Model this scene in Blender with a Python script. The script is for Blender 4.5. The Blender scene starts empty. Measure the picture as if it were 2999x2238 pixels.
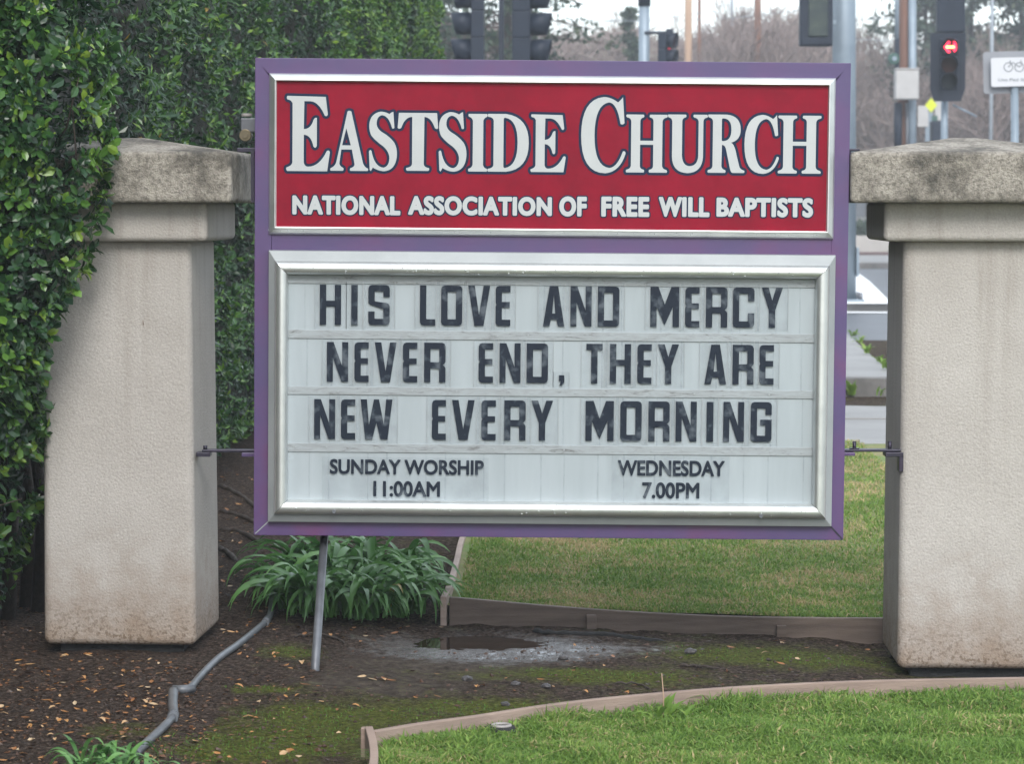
import bpy, bmesh, math, random
import numpy as np
from mathutils import Vector, Matrix, noise, Euler

R = math.radians
random.seed(7)
rng = np.random.default_rng(7)
scene = bpy.context.scene
col = scene.collection

# ------------------------------------------------------------------ camera
F, W, H, CX, CY, HY, EYE = 8250.0, 2999.0, 2238.0, 1499.5, 1119.0, 600.0, 1.73
PITCH = math.atan((CY - HY) / F)
cam_data = bpy.data.cameras.new('camera')
cam_data.sensor_width = 36.0
cam_data.lens = 36.0 * F / W
cam_data.clip_start = 0.1
cam_data.clip_end = 6000
cam_data.dof.use_dof = True
cam_data.dof.focus_distance = 11.0
cam_data.dof.aperture_fstop = 7.0
cam = bpy.data.objects.new('camera', cam_data)
col.objects.link(cam)
cam.location = (0, 0, EYE)
cam.rotation_euler = (R(90) - PITCH, 0, 0)
scene.camera = cam

# ------------------------------------------------------------------ world, sun, exposure
world = bpy.data.worlds.new('World')
scene.world = world
world.use_nodes = True
wn = world.node_tree.nodes; wl = world.node_tree.links
wn.clear()
SUN_EL, SUN_AZ = R(38), R(176)       # azimuth measured clockwise from +Y
sky = wn.new('ShaderNodeTexSky'); sky.sky_type = 'NISHITA'; sky.sun_disc = False
sky.sun_elevation = SUN_EL; sky.sun_rotation = SUN_AZ
bg1 = wn.new('ShaderNodeBackground'); bg1.inputs[1].default_value = 0.05
wl.new(sky.outputs[0], bg1.inputs[0])
bg2 = wn.new('ShaderNodeBackground')                      # the even cloud deck in front of that sky
bg2.inputs[0].default_value = (0.90, 0.955, 1.0, 1); bg2.inputs[1].default_value = 0.72
addw = wn.new('ShaderNodeAddShader'); wo = wn.new('ShaderNodeOutputWorld')
wl.new(bg1.outputs[0], addw.inputs[0]); wl.new(bg2.outputs[0], addw.inputs[1]); wl.new(addw.outputs[0], wo.inputs[0])

sd = bpy.data.lights.new('sun', 'SUN'); sd.energy = 1.5; sd.angle = R(25); sd.color = (1, 0.97, 0.92)
sun = bpy.data.objects.new('sun', sd); col.objects.link(sun)
sdir = Vector((math.sin(SUN_AZ) * math.cos(SUN_EL), math.cos(SUN_AZ) * math.cos(SUN_EL), math.sin(SUN_EL)))
sun.rotation_euler = sdir.to_track_quat('Z', 'Y').to_euler()
sun.location = (0, -5, 20)

scene.view_settings.view_transform = 'Standard'
scene.view_settings.look = 'None'
scene.view_settings.gamma = 1
scene.view_settings.use_curve_mapping = False
scene.view_settings.exposure = 0.86
scene.render.engine = 'CYCLES'
scene.cycles.use_denoising = True
scene.cycles.max_bounces = 7
scene.cycles.transparent_max_bounces = 12
scene.cycles.volume_bounces = 1

# ------------------------------------------------------------------ pixel <-> world helpers (metres, camera above the origin)
cp, sp = math.cos(PITCH), math.sin(PITCH)
def ray(px, py):
    a, b = (px - CX) / F, (CY - py) / F
    return Vector((a, cp + b * sp, b * cp - sp))
def P(px, py, Y):
    d = ray(px, py); t = Y / d.y
    return Vector((d.x * t, Y, EYE + d.z * t))
def G(px, py, z=0.0):
    d = ray(px, py); t = (z - EYE) / d.z
    return Vector((d.x * t, d.y * t, z))
def nz(x, y, z=0.0): return noise.noise(Vector((x, y, z)))

# ------------------------------------------------------------------ object helpers
def tag(o, label=None, cat=None, group=None, kind=None):
    if label: o['label'] = label
    if cat: o['category'] = cat
    if group: o['group'] = group
    if kind: o['kind'] = kind
    return o
def empty(name, loc, label, cat, group=None):
    o = bpy.data.objects.new(name, None); col.objects.link(o); o.location = loc; o.empty_display_size = 0.1
    return tag(o, label, cat, group)
def origin_of(o):
    v = Vector((0, 0, 0))
    while o is not None:
        v += o.location; o = o.parent
    return v
class MB:
    def __init__(s): s.v = []; s.f = []; s.sm = []
    def add(s, vs, fs, smooth=False):
        n = len(s.v); s.v += [tuple(v) for v in vs]; s.f += [tuple(i + n for i in f) for f in fs]; s.sm += [smooth] * len(fs); return s
    def box(s, x0, x1, y0, y1, z0, z1):
        return s.add([(x0,y0,z0),(x1,y0,z0),(x1,y1,z0),(x0,y1,z0),(x0,y0,z1),(x1,y0,z1),(x1,y1,z1),(x0,y1,z1)],
                     [(0,3,2,1),(4,5,6,7),(0,1,5,4),(1,2,6,5),(2,3,7,6),(3,0,4,7)])
    def tube(s, pts, rad, n=10, caps=True, smooth=True):
        pts = [Vector(p) for p in pts]
        rs = rad if isinstance(rad, (list, tuple)) else [rad] * len(pts)
        vs = []; up = None
        for i, p in enumerate(pts):
            t = (pts[min(i+1, len(pts)-1)] - pts[max(i-1, 0)]).normalized()
            if up is None:
                up = Vector((0,0,1)) if abs(t.z) < 0.9 else Vector((1,0,0))
            a = t.cross(up).normalized(); b = a.cross(t).normalized(); up = b
            for k in range(n):
                q = 2*math.pi*k/n
                vs.append(p + a*math.cos(q)*rs[i] + b*math.sin(q)*rs[i])
        fs = []
        for i in range(len(pts)-1):
            for k in range(n):
                k2 = (k+1) % n
                fs.append((i*n+k, i*n+k2, (i+1)*n+k2, (i+1)*n+k))
        s.add(vs, fs, smooth)
        if caps:
            m = len(s.v) - len(vs)
            s.f.append(tuple(m + k for k in reversed(range(n)))); s.sm.append(False)
            s.f.append(tuple(m + (len(pts)-1)*n + k for k in range(n))); s.sm.append(False)
        return s
    def sphere(s, c, r, n=8, sz=1.0):
        c = Vector(c); vs = []; fs = []
        m = n // 2
        for i in range(m + 1):
            a = math.pi * i / m
            for k in range(n):
                b = 2*math.pi*k/n
                vs.append(c + Vector((r*math.sin(a)*math.cos(b), r*math.sin(a)*math.sin(b), r*sz*math.cos(a))))
        for i in range(m):
            for k in range(n):
                fs.append((i*n+k, (i+1)*n+k, (i+1)*n+(k+1)%n, i*n+(k+1)%n))
        return s.add(vs, fs, True)
    def ring(s, rect, prof):
        """mitred rectangular frame; rect = x0,x1,z0,z1; prof = [(inset, y)] outside to inside"""
        x0, x1, z0, z1 = rect; vs = []; n = len(prof)
        for (i, d) in prof:
            vs += [(x0+i, d, z0+i), (x1-i, d, z0+i), (x1-i, d, z1-i), (x0+i, d, z1-i)]
        fs = []
        for j in range(n-1):
            for k in range(4):
                k2 = (k+1) % 4
                fs.append((j*4+k, j*4+k2, (j+1)*4+k2, (j+1)*4+k))
        return s.add(vs, fs)
    def build(s, name, mat, parent=None, bevel=0, loc=None, seg=2, local=False):
        me = bpy.data.meshes.new(name)
        o = bpy.data.objects.new(name, me); col.objects.link(o)
        off = Vector((0,0,0))
        if parent is not None and not local: off = origin_of(parent)
        if loc is not None:
            o.location = Vector(loc) - off if not local else Vector(loc)
            off = Vector(loc) if not local else Vector(loc)
        me.from_pydata([(v[0]-off.x, v[1]-off.y, v[2]-off.z) for v in s.v], [], s.f)
        me.polygons.foreach_set('use_smooth', s.sm)
        me.validate()
        if mat: me.materials.append(mat)
        if parent is not None: o.parent = parent
        if bevel:
            m = o.modifiers.new('bevel', 'BEVEL'); m.width = bevel; m.segments = seg; m.limit_method = 'ANGLE'; m.angle_limit = R(35)
        return o
def np_mesh(name, V, Fc, mat, parent=None, attrs=None, smooth=False):
    """V (n,3), Fc list of (k, m) int arrays of equal-size faces"""
    me = bpy.data.meshes.new(name)
    off = origin_of(parent) if parent is not None else Vector((0,0,0))
    V = V - np.array(off)
    me.vertices.add(len(V)); me.vertices.foreach_set('co', V.astype(np.float32).ravel())
    loops = np.concatenate([f.ravel() for f in Fc]); tot = np.concatenate([np.full(len(f), f.shape[1]) for f in Fc])
    start = np.concatenate([[0], np.cumsum(tot)[:-1]])
    me.loops.add(len(loops)); me.loops.foreach_set('vertex_index', loops.astype(np.int32))
    me.polygons.add(len(tot)); me.polygons.foreach_set('loop_start', start.astype(np.int32))
    me.polygons.foreach_set('use_smooth', np.full(len(tot), smooth))
    if attrs:
        for k, a in attrs.items():
            at = me.attributes.new(k, 'FLOAT', 'POINT'); at.data.foreach_set('value', a.astype(np.float32))
    me.update(calc_edges=True)
    if mat: me.materials.append(mat)
    o = bpy.data.objects.new(name, me); col.objects.link(o)
    if parent is not None: o.parent = parent
    return o

# ------------------------------------------------------------------ materials
def new_mat(name):
    m = bpy.data.materials.new(name); m.use_nodes = True
    nt = m.node_tree; b = nt.nodes['Principled BSDF']
    return m, nt, b
def ramp(nt, fac, stops):
    r = nt.nodes.new('ShaderNodeValToRGB')
    el = r.color_ramp.elements
    while len(el) < len(stops): el.new(0.5)
    for e, (p, c) in zip(el, stops):
        e.position = p; e.color = (*c, 1) if len(c) == 3 else c
    nt.links.new(fac, r.inputs[0]); return r.outputs[0]
def texnoise(nt, vec, scale, detail=4, rough=0.55, dist=0.0):
    n = nt.nodes.new('ShaderNodeTexNoise'); n.inputs['Scale'].default_value = scale
    n.inputs['Detail'].default_value = detail; n.inputs['Roughness'].default_value = rough; n.inputs['Distortion'].default_value = dist
    if vec is not None: nt.links.new(vec, n.inputs['Vector'])
    return n.outputs['Fac']
def objco(nt, scale=None):
    t = nt.nodes.new('ShaderNodeTexCoord')
    if scale is None: return t.outputs['Object']
    m = nt.nodes.new('ShaderNodeMapping'); m.inputs['Scale'].default_value = scale
    nt.links.new(t.outputs['Object'], m.inputs['Vector']); return m.outputs[0]
def mixc(nt, fac, a, b):
    m = nt.nodes.new('ShaderNodeMix'); m.data_type = 'RGBA'
    for inp, v in ((m.inputs[0], fac), (m.inputs[6], a), (m.inputs[7], b)):
        if isinstance(v, (int, float)): inp.default_value = v
        elif isinstance(v, tuple): inp.default_value = (*v, 1)
        else: nt.links.new(v, inp)
    return m.outputs[2]
def mth(nt, op, a, b=None, clamp=False):
    m = nt.nodes.new('ShaderNodeMath'); m.operation = op; m.use_clamp = clamp
    for inp, v in ((m.inputs[0], a), (m.inputs[1], b)):
        if v is None: continue
        if isinstance(v, (int, float)): inp.default_value = v
        else: nt.links.new(v, inp)
    return m.outputs[0]
def bump(nt, b, h, strength, dist):
    bn = nt.nodes.new('ShaderNodeBump'); bn.inputs['Strength'].default_value = strength; bn.inputs['Distance'].default_value = dist
    nt.links.new(h, bn.inputs['Height']); nt.links.new(bn.outputs[0], b.inputs['Normal']); return bn
def nmat(name, c1, c2=None, scale=8, rough=0.6, metal=0.0, bs=0.0, bscale=60, stretch=None, spec=0.5, coat=0.0, bdist=0.01):
    m, nt, b = new_mat(name)
    b.inputs['Roughness'].default_value = rough; b.inputs['Metallic'].default_value = metal
    b.inputs['Specular IOR Level'].default_value = spec; b.inputs['Coat Weight'].default_value = coat
    b.inputs['Coat Roughness'].default_value = 0.1
    v = objco(nt, stretch)
    if c2 is None: c2 = tuple(x * 0.8 for x in c1)
    nt.links.new(ramp(nt, texnoise(nt, v, scale, 5), [(0.35, c1), (0.65, c2)]), b.inputs['Base Color'])
    if bs: bump(nt, b, texnoise(nt, v, bscale, 4), bs, bdist)
    return m
def sep_z(nt):
    s = nt.nodes.new('ShaderNodeSeparateXYZ'); t = nt.nodes.new('ShaderNodeTexCoord'); nt.links.new(t.outputs['Object'], s.inputs[0]); return s.outputs
def maprange(nt, v, a, b, c, d):
    m = nt.nodes.new('ShaderNodeMapRange'); nt.links.new(v, m.inputs[0])
    for i, x in enumerate((a, b, c, d)): m.inputs[i+1].default_value = x
    return m.outputs[0]

def stucco(name, c1, c2, bottom=None):
    m, nt, b = new_mat(name)
    v = objco(nt); n1 = texnoise(nt, v, 2.2, 5, 0.6); n2 = texnoise(nt, v, 130, 3, 0.6)
    c = ramp(nt, n1, [(0.3, c1), (0.7, c2)])
    c = mixc(nt, maprange(nt, n2, 0.35, 0.75, 0.0, 0.35), c, tuple(x*0.55 for x in c2))
    if bottom:
        z = sep_z(nt)[2]
        nn = texnoise(nt, v, 9, 6, 0.7)
        mk = mth(nt, 'ADD', maprange(nt, z, 0.0, 0.62, 1.0, 0.0), mth(nt, 'MULTIPLY', mth(nt, 'SUBTRACT', nn, 0.5), 1.1))
        c = mixc(nt, maprange(nt, mk, 0.35, 1.15, 0.0, 0.8), c, bottom)
        st_ = texnoise(nt, objco(nt, (13, 13, .7)), 1.0, 4, 0.6)
        c = mixc(nt, mth(nt, 'MULTIPLY', maprange(nt, st_, .52, .72, 0, .38), maprange(nt, z, .7, 1.6, .15, 1.0)), c, (0.20, 0.165, 0.13))
        sp_ = texnoise(nt, v, 75, 3, 0.6)
        mk2 = mth(nt, 'MULTIPLY', maprange(nt, z, 0.0, 0.22, 1.0, 0.0), maprange(nt, sp_, 0.5, 0.62, 0.0, 0.85))
        c = mixc(nt, mk2, c, (0.13, 0.09, 0.06))
    nt.links.new(c, b.inputs['Base Color'])
    b.inputs['Roughness'].default_value = 0.92; b.inputs['Specular IOR Level'].default_value = 0.2
    vs = nt.nodes.new('ShaderNodeTexVoronoi'); vs.inputs['Scale'].default_value = 95; nt.links.new(v, vs.inputs['Vector'])
    h = mth(nt, 'ADD', texnoise(nt, v, 110, 5, 0.7), mth(nt, 'MULTIPLY', vs.outputs['Distance'], 0.35))
    bump(nt, b, h, 0.55, 0.008)
    return m
M = {}
M['stucco'] = stucco('stucco', (0.49, 0.46, 0.43), (0.40, 0.37, 0.34), (0.25, 0.175, 0.12))
def capmat():
    m, nt, b = new_mat('cast_stone'); v = objco(nt)
    n1 = texnoise(nt, v, 5, 7, 0.75); n2 = texnoise(nt, v, 60, 4, 0.7); n3 = texnoise(nt, v, 22, 4, 0.6)
    c = ramp(nt, n1, [(0.36, (0.10, 0.092, 0.08)), (0.46, (0.25, 0.225, 0.19)), (0.58, (0.44, 0.40, 0.345))])
    c = mixc(nt, maprange(nt, n2, 0.47, 0.62, 0.0, 0.6), c, (0.10, 0.09, 0.075))
    c = mixc(nt, maprange(nt, n3, 0.58, 0.7, 0.0, 0.45), c, (0.50, 0.46, 0.38))
    nt.links.new(c, b.inputs['Base Color']); b.inputs['Roughness'].default_value = 0.9
    bump(nt, b, mth(nt, 'ADD', n2, texnoise(nt, v, 160, 3, 0.7)), 0.9, 0.012)
    return m
M['cap'] = capmat()
def purple():
    m, nt, b = new_mat('purple_paint'); v = objco(nt)
    n1 = texnoise(nt, v, 2.6, 4, 0.6)
    c = ramp(nt, n1, [(0.42, (0.066, 0.042, 0.135)), (0.56, (0.085, 0.040, 0.135)), (0.70, (0.115, 0.032, 0.115))])
    nt.links.new(c, b.inputs['Base Color']); b.inputs['Roughness'].default_value = 0.42
    b.inputs['Coat Weight'].default_value = 0.25; b.inputs['Coat Roughness'].default_value = 0.3
    bump(nt, b, texnoise(nt, v, 14, 3), 0.08, 0.01)
    return m
M['purple'] = purple()
def redface():
    m, nt, b = new_mat('red_face'); v = objco(nt)
    n1 = texnoise(nt, v, 5, 5, 0.7)
    c = ramp(nt, n1, [(0.35, (0.19, 0.0003, 0.014)), (0.65, (0.25, 0.0006, 0.018))])
    nt.links.new(c, b.inputs['Base Color']); b.inputs['Roughness'].default_value = 0.5; b.inputs['Specular IOR Level'].default_value = 0.18
    b.inputs['Coat Roughness'].default_value = 0.25
    return m
M['red'] = redface()
M['silver'] = nmat('brushed_aluminium', (0.68, 0.70, 0.69), (0.58, 0.60, 0.60), 9, 0.38, 0.8, 0.03, 40)
M['silver_matte'] = nmat('satin_aluminium', (0.31, 0.33, 0.34), (0.27, 0.29, 0.30), 7, 0.55, 0.2, 0.03, 40)
M['lettering'] = nmat('white_vinyl', (0.47, 0.485, 0.49), (0.44, 0.46, 0.465), 10, 0.5, spec=0.3)
M['navy'] = nmat('navy_vinyl', (0.010, 0.022, 0.055), (0.008, 0.018, 0.045), 10, 0.5, spec=0.15)
def boardmat():
    m, nt, b = new_mat('letter_board_face'); v = objco(nt)
    n1 = texnoise(nt, objco(nt, (9, 9, 1.2)), 1.5, 4, 0.6)
    c = ramp(nt, n1, [(0.35, (0.365, 0.41, 0.435)), (0.7, (0.32, 0.362, 0.385))])
    nt.links.new(c, b.inputs['Base Color']); b.inputs['Roughness'].default_value = 0.4
    return m
M['board'] = boardmat()
def trackmat():
    m, nt, b = new_mat('grimy_track'); v = objco(nt, (1, 1, 6))
    n1 = texnoise(nt, v, 8, 6, 0.78, 1.2)
    c = ramp(nt, n1, [(0.34, (0.13, 0.135, 0.135)), (0.42, (0.27, 0.29, 0.30)), (0.60, (0.33, 0.365, 0.385)), (0.70, (0.18, 0.185, 0.185))])
    nt.links.new(c, b.inputs['Base Color']); b.inputs['Roughness'].default_value = 0.45
    return m
M['track'] = trackmat()
def lettermat():
    m, nt, b = new_mat('black_letter'); v = objco(nt)
    n1 = texnoise(nt, v, 22, 3, 0.5)
    c = ramp(nt, n1, [(0.54, (0.010, 0.016, 0.029)), (0.60, (0.035, 0.046, 0.062)), (0.70, (0.085, 0.10, 0.12))])
    nt.links.new(c, b.inputs['Base Color']); b.inputs['Roughness'].default_value = 0.45; b.inputs['Specular IOR Level'].default_value = 0.2
    return m
M['letter'] = lettermat()
def tilemat():
    m, nt, b = new_mat('clear_card')
    o = nt.nodes['Material Output']
    tr = nt.nodes.new('ShaderNodeBsdfTransparent'); tr.inputs[0].default_value = (0.993, 0.995, 0.997, 1)
    b.inputs['Base Color'].default_value = (0.34, 0.37, 0.39, 1); b.inputs['Roughness'].default_value = 0.2
    mx = nt.nodes.new('ShaderNodeMixShader')
    n1 = texnoise(nt, objco(nt), 12, 3)
    nt.links.new(maprange(nt, n1, 0.4, 0.7, 0.02, 0.08), mx.inputs[0])
    nt.links.new(tr.outputs[0], mx.inputs[1]); nt.links.new(b.outputs[0], mx.inputs[2]); nt.links.new(mx.outputs[0], o.inputs[0])
    return m
M['tile'] = tilemat()
M['tile_edge'] = nmat('card_edge', (0.31, 0.335, 0.35), (0.34, 0.365, 0.38), 10, 0.3)
M['drop'] = nmat('droplet', (0.75, 0.8, 0.82), (0.7, 0.75, 0.78), 10, 0.05, 0.6)
M['dark_steel'] = nmat('dark_steel', (0.03, 0.03, 0.045), (0.045, 0.035, 0.06), 20, 0.4, 0.5)
M['steel'] = nmat('weathered_steel', (0.16, 0.17, 0.19), (0.11, 0.115, 0.13), 12, 0.45, 0.3, 0.1, 60)
M['brass'] = nmat('aged_brass', (0.17, 0.14, 0.085), (0.12, 0.10, 0.065), 30, 0.4, 0.5)
M['lamp_white'] = nmat('chalky_rim', (0.36, 0.33, 0.32), (0.28, 0.26, 0.25), 30, 0.5)
M['wood'] = nmat('weathered_plank', (0.33, 0.245, 0.20), (0.24, 0.175, 0.145), 3, 0.8, 0, 0.4, 30, (1.2, 1.2, 14))
M['wood_dark'] = nmat('damp_plank', (0.19, 0.145, 0.12), (0.125, 0.095, 0.078), 3, 0.7, 0, 0.4, 30, (1.2, 1.2, 14))
M['plastic_pipe'] = nmat('grey_pipe', (0.13, 0.14, 0.155), (0.085, 0.09, 0.10), 14, 0.38, 0, 0.1, 60)
M['root'] = nmat('root_bark', (0.028, 0.02, 0.016), (0.05, 0.037, 0.03), 40, 0.75, 0, 0.6, 120)
M['rim_gap_black'] = nmat('black_rim_and_gaps', (0.01, 0.01, 0.011), (0.02, 0.02, 0.021), 40, 0.8, 0, 0.4, 90)  # black of the sprinkler rim and of the painted dark gaps
M['concrete'] = nmat('pale_concrete', (0.27, 0.265, 0.26), (0.21, 0.205, 0.20), 1.6, 0.55, 0, 0.3, 25)
M['kerb'] = nmat('dark_kerb', (0.16, 0.15, 0.145), (0.10, 0.095, 0.09), 5, 0.8, 0, 0.4, 30)
M['asphalt'] = nmat('wet_asphalt', (0.095, 0.10, 0.115), (0.07, 0.075, 0.085), 1.0, 0.42, 0, 0.25, 60)
M['line'] = nmat('road_white', (0.85, 0.86, 0.87), (0.78, 0.79, 0.80), 3, 0.5)
M['orange_line'] = nmat('yellow_road_paint', (0.65, 0.36, 0.12), (0.5, 0.3, 0.1), 3, 0.6)
M['whitewall'] = nmat('pale_rendered_wall', (0.42, 0.40, 0.375), (0.37, 0.35, 0.33), 1, 0.9)
M['bark_mulch'] = nmat('red_bark', (0.10, 0.045, 0.04), (0.07, 0.035, 0.03), 3, 0.95)
M['signal'] = nmat('signal_black', (0.010, 0.015, 0.028), (0.013, 0.019, 0.033), 6, 0.5, spec=0.25)
M['signal_side'] = nmat('signal_housing_paint', (0.015, 0.022, 0.038), (0.012, 0.018, 0.032), 6, 0.5, spec=0.25)
M['galv'] = nmat('galvanised_steel', (0.23, 0.28, 0.33), (0.18, 0.225, 0.27), 2.5, 0.45, 0.2)
M['grey_pole'] = nmat('grey_pole_paint', (0.26, 0.29, 0.33), (0.22, 0.25, 0.28), 3, 0.5)
M['utility'] = nmat('utility_pole_wood', (0.20, 0.105, 0.075), (0.14, 0.075, 0.055), 2, 0.9, 0, 0.4, 20, (4, 4, 0.5))
M['utility_tan'] = nmat('tan_pole_wood', (0.42, 0.29, 0.20), (0.33, 0.22, 0.16), 2, 0.9, 0, 0.4, 20, (4, 4, 0.5))
M['cream'] = nmat('cream_cabinet', (0.40, 0.39, 0.385), (0.36, 0.35, 0.345), 4, 0.5)
M['white_sign'] = nmat('white_sign_face', (0.56, 0.57, 0.60), (0.53, 0.54, 0.57), 4, 0.4)
M['grey_board'] = nmat('grey_backing', (0.25, 0.26, 0.285), (0.21, 0.22, 0.245), 4, 0.55)
M['yellow'] = nmat('fluorescent_yellow', (0.55, 0.60, 0.015), (0.5, 0.55, 0.015), 4, 0.5)
M['green_sign'] = nmat('green_sign_face', (0.02, 0.085, 0.065), (0.02, 0.07, 0.055), 4, 0.5)
M['symbol'] = nmat('dark_print', (0.18, 0.20, 0.22), (0.2, 0.22, 0.24), 10, 0.5)
M['glass_green'] = nmat('pedestrian_lens', (0.05, 0.065, 0.055), (0.02, 0.03, 0.035), 5, 0.4, spec=0.3)
def emis(name, c, s):
    m, nt, b = new_mat(name); b.inputs['Base Color'].default_value = (*c, 1)
    b.inputs['Emission Color'].default_value = (*c, 1); b.inputs['Emission Strength'].default_value = s
    return m
M['red_light'] = emis('lit_red_lens', (1.0, 0.02, 0.06), 3.0)
M['red_hot'] = emis('lit_arrow_core', (1.0, 0.25, 0.08), 6.0)
M['amber_off'] = nmat('unlit_amber_lens', (0.035, 0.012, 0.009), None, 5, 0.6, spec=0.15)
M['green_off'] = nmat('unlit_green_lens', (0.015, 0.02, 0.025), None, 5, 0.6, spec=0.15)
M['red_soft'] = emis('side_red_lens', (0.8, 0.04, 0.08), 0.55)
M['amber_soft'] = nmat('orange_lens', (0.8, 0.28, 0.10), None, 5, 0.3)

def leafmat(name, stops, rough=0.38, trans=0.25, attr='tint', spec=0.5):
    m, nt, b = new_mat(name); o = nt.nodes['Material Output']
    a = nt.nodes.new('ShaderNodeAttribute'); a.attribute_name = attr
    c = ramp(nt, a.outputs['Fac'], stops)
    nt.links.new(c, b.inputs['Base Color']); b.inputs['Roughness'].default_value = rough; b.inputs['Specular IOR Level'].default_value = spec
    if trans:
        t = nt.nodes.new('ShaderNodeBsdfTranslucent'); nt.links.new(c, t.inputs[0])
        mx = nt.nodes.new('ShaderNodeMixShader'); mx.inputs[0].default_value = trans
        nt.links.new(b.outputs[0], mx.inputs[1]); nt.links.new(t.outputs[0], mx.inputs[2]); nt.links.new(mx.outputs[0], o.inputs[0])
    return m
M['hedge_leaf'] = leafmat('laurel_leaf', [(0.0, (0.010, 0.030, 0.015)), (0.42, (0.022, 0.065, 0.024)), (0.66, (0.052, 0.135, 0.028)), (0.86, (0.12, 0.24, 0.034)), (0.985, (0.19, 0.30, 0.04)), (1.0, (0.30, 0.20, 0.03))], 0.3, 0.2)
M['lily_leaf'] = leafmat('strap_leaf', [(0.0, (0.05, 0.135, 0.04)), (0.55, (0.105, 0.25, 0.07)), (0.93, (0.20, 0.40, 0.12)), (1.0, (0.32, 0.25, 0.04))], 0.35)
M['grass'] = leafmat('grass_blade', [(0.0, (0.08, 0.17, 0.028)), (0.4, (0.18, 0.30, 0.06)), (0.62, (0.30, 0.38, 0.10)), (0.72, (0.36, 0.33, 0.14)), (1.0, (0.55, 0.42, 0.24))], 0.6, 0.3, spec=0.25)
M['litter'] = leafmat('fallen_leaf', [(0.0, (0.035, 0.02, 0.013)), (0.35, (0.10, 0.045, 0.022)), (0.6, (0.25, 0.10, 0.03)), (0.8, (0.42, 0.20, 0.06)), (1.0, (0.50, 0.38, 0.24))], 0.5, 0.0)
M['conifer'] = leafmat('conifer_needle', [(0.0, (0.02, 0.04, 0.028)), (0.6, (0.045, 0.075, 0.045)), (1.0, (0.09, 0.11, 0.06))], 0.6, 0.15)
M['twig'] = leafmat('bare_twig', [(0.0, (0.13, 0.10, 0.095)), (0.5, (0.27, 0.215, 0.20)), (0.85, (0.33, 0.31, 0.26)), (0.96, (0.16, 0.20, 0.14)), (1.0, (0.50, 0.24, 0.16))], 0.8, 0.0, spec=0.1)  # tones lightened to put distance haze into the colour
M['core'] = nmat('hedge_inner_shade', (0.010, 0.014, 0.008), (0.018, 0.016, 0.010), 12, 0.95, 0, 0.8, 20, bdist=0.05)

# ------------------------------------------------------------------ ground heights
def tilt(x): return 0.035 * (min(max(x, -1.23), 3.2) + 1.23)
def zbed(x, Y):
    base = 0.0 if Y < 11.8 else (0.13 * (Y - 11.8) / 5.2 if Y < 17 else 0.13 + 0.02 * (Y - 17))
    fade = 1.0 if Y < 11.8 else max(0.0, 1 - (Y - 11.8) / 6.2)
    return base - tilt(x) * fade
def zlawn(x, Y):
    s = min(max((Y - 11.78) / 6.2, 0), 1)
    return (0.078 - tilt(x)) * (1 - s) + 0.20 * s
PUD = G(1375, 1893, -0.065)

# base ground: one sheet to the horizon
mb = MB(); Ys = [-60, 4, 8.0, 17.9, 40, 60, 100, 400, 3000]; Zs = [-0.3, -0.3, -0.3, -0.1, 0.1, 0.2, 0.3, 0.4, 0.4]
vs = []
for Y, z in zip(Ys, Zs): vs += [(-2500 if abs(Y) > 50 else -300, Y, z), (2500 if abs(Y) > 50 else 300, Y, z)]
mb.add(vs, [(2*i, 2*i+1, 2*i+3, 2*i+2) for i in range(len(Ys)-1)])
M['field'] = nmat('far_ground', (0.07, 0.09, 0.035), (0.10, 0.09, 0.06), 0.3, 0.95)
tag(mb.build('ground', M['field']), kind='structure')

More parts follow.
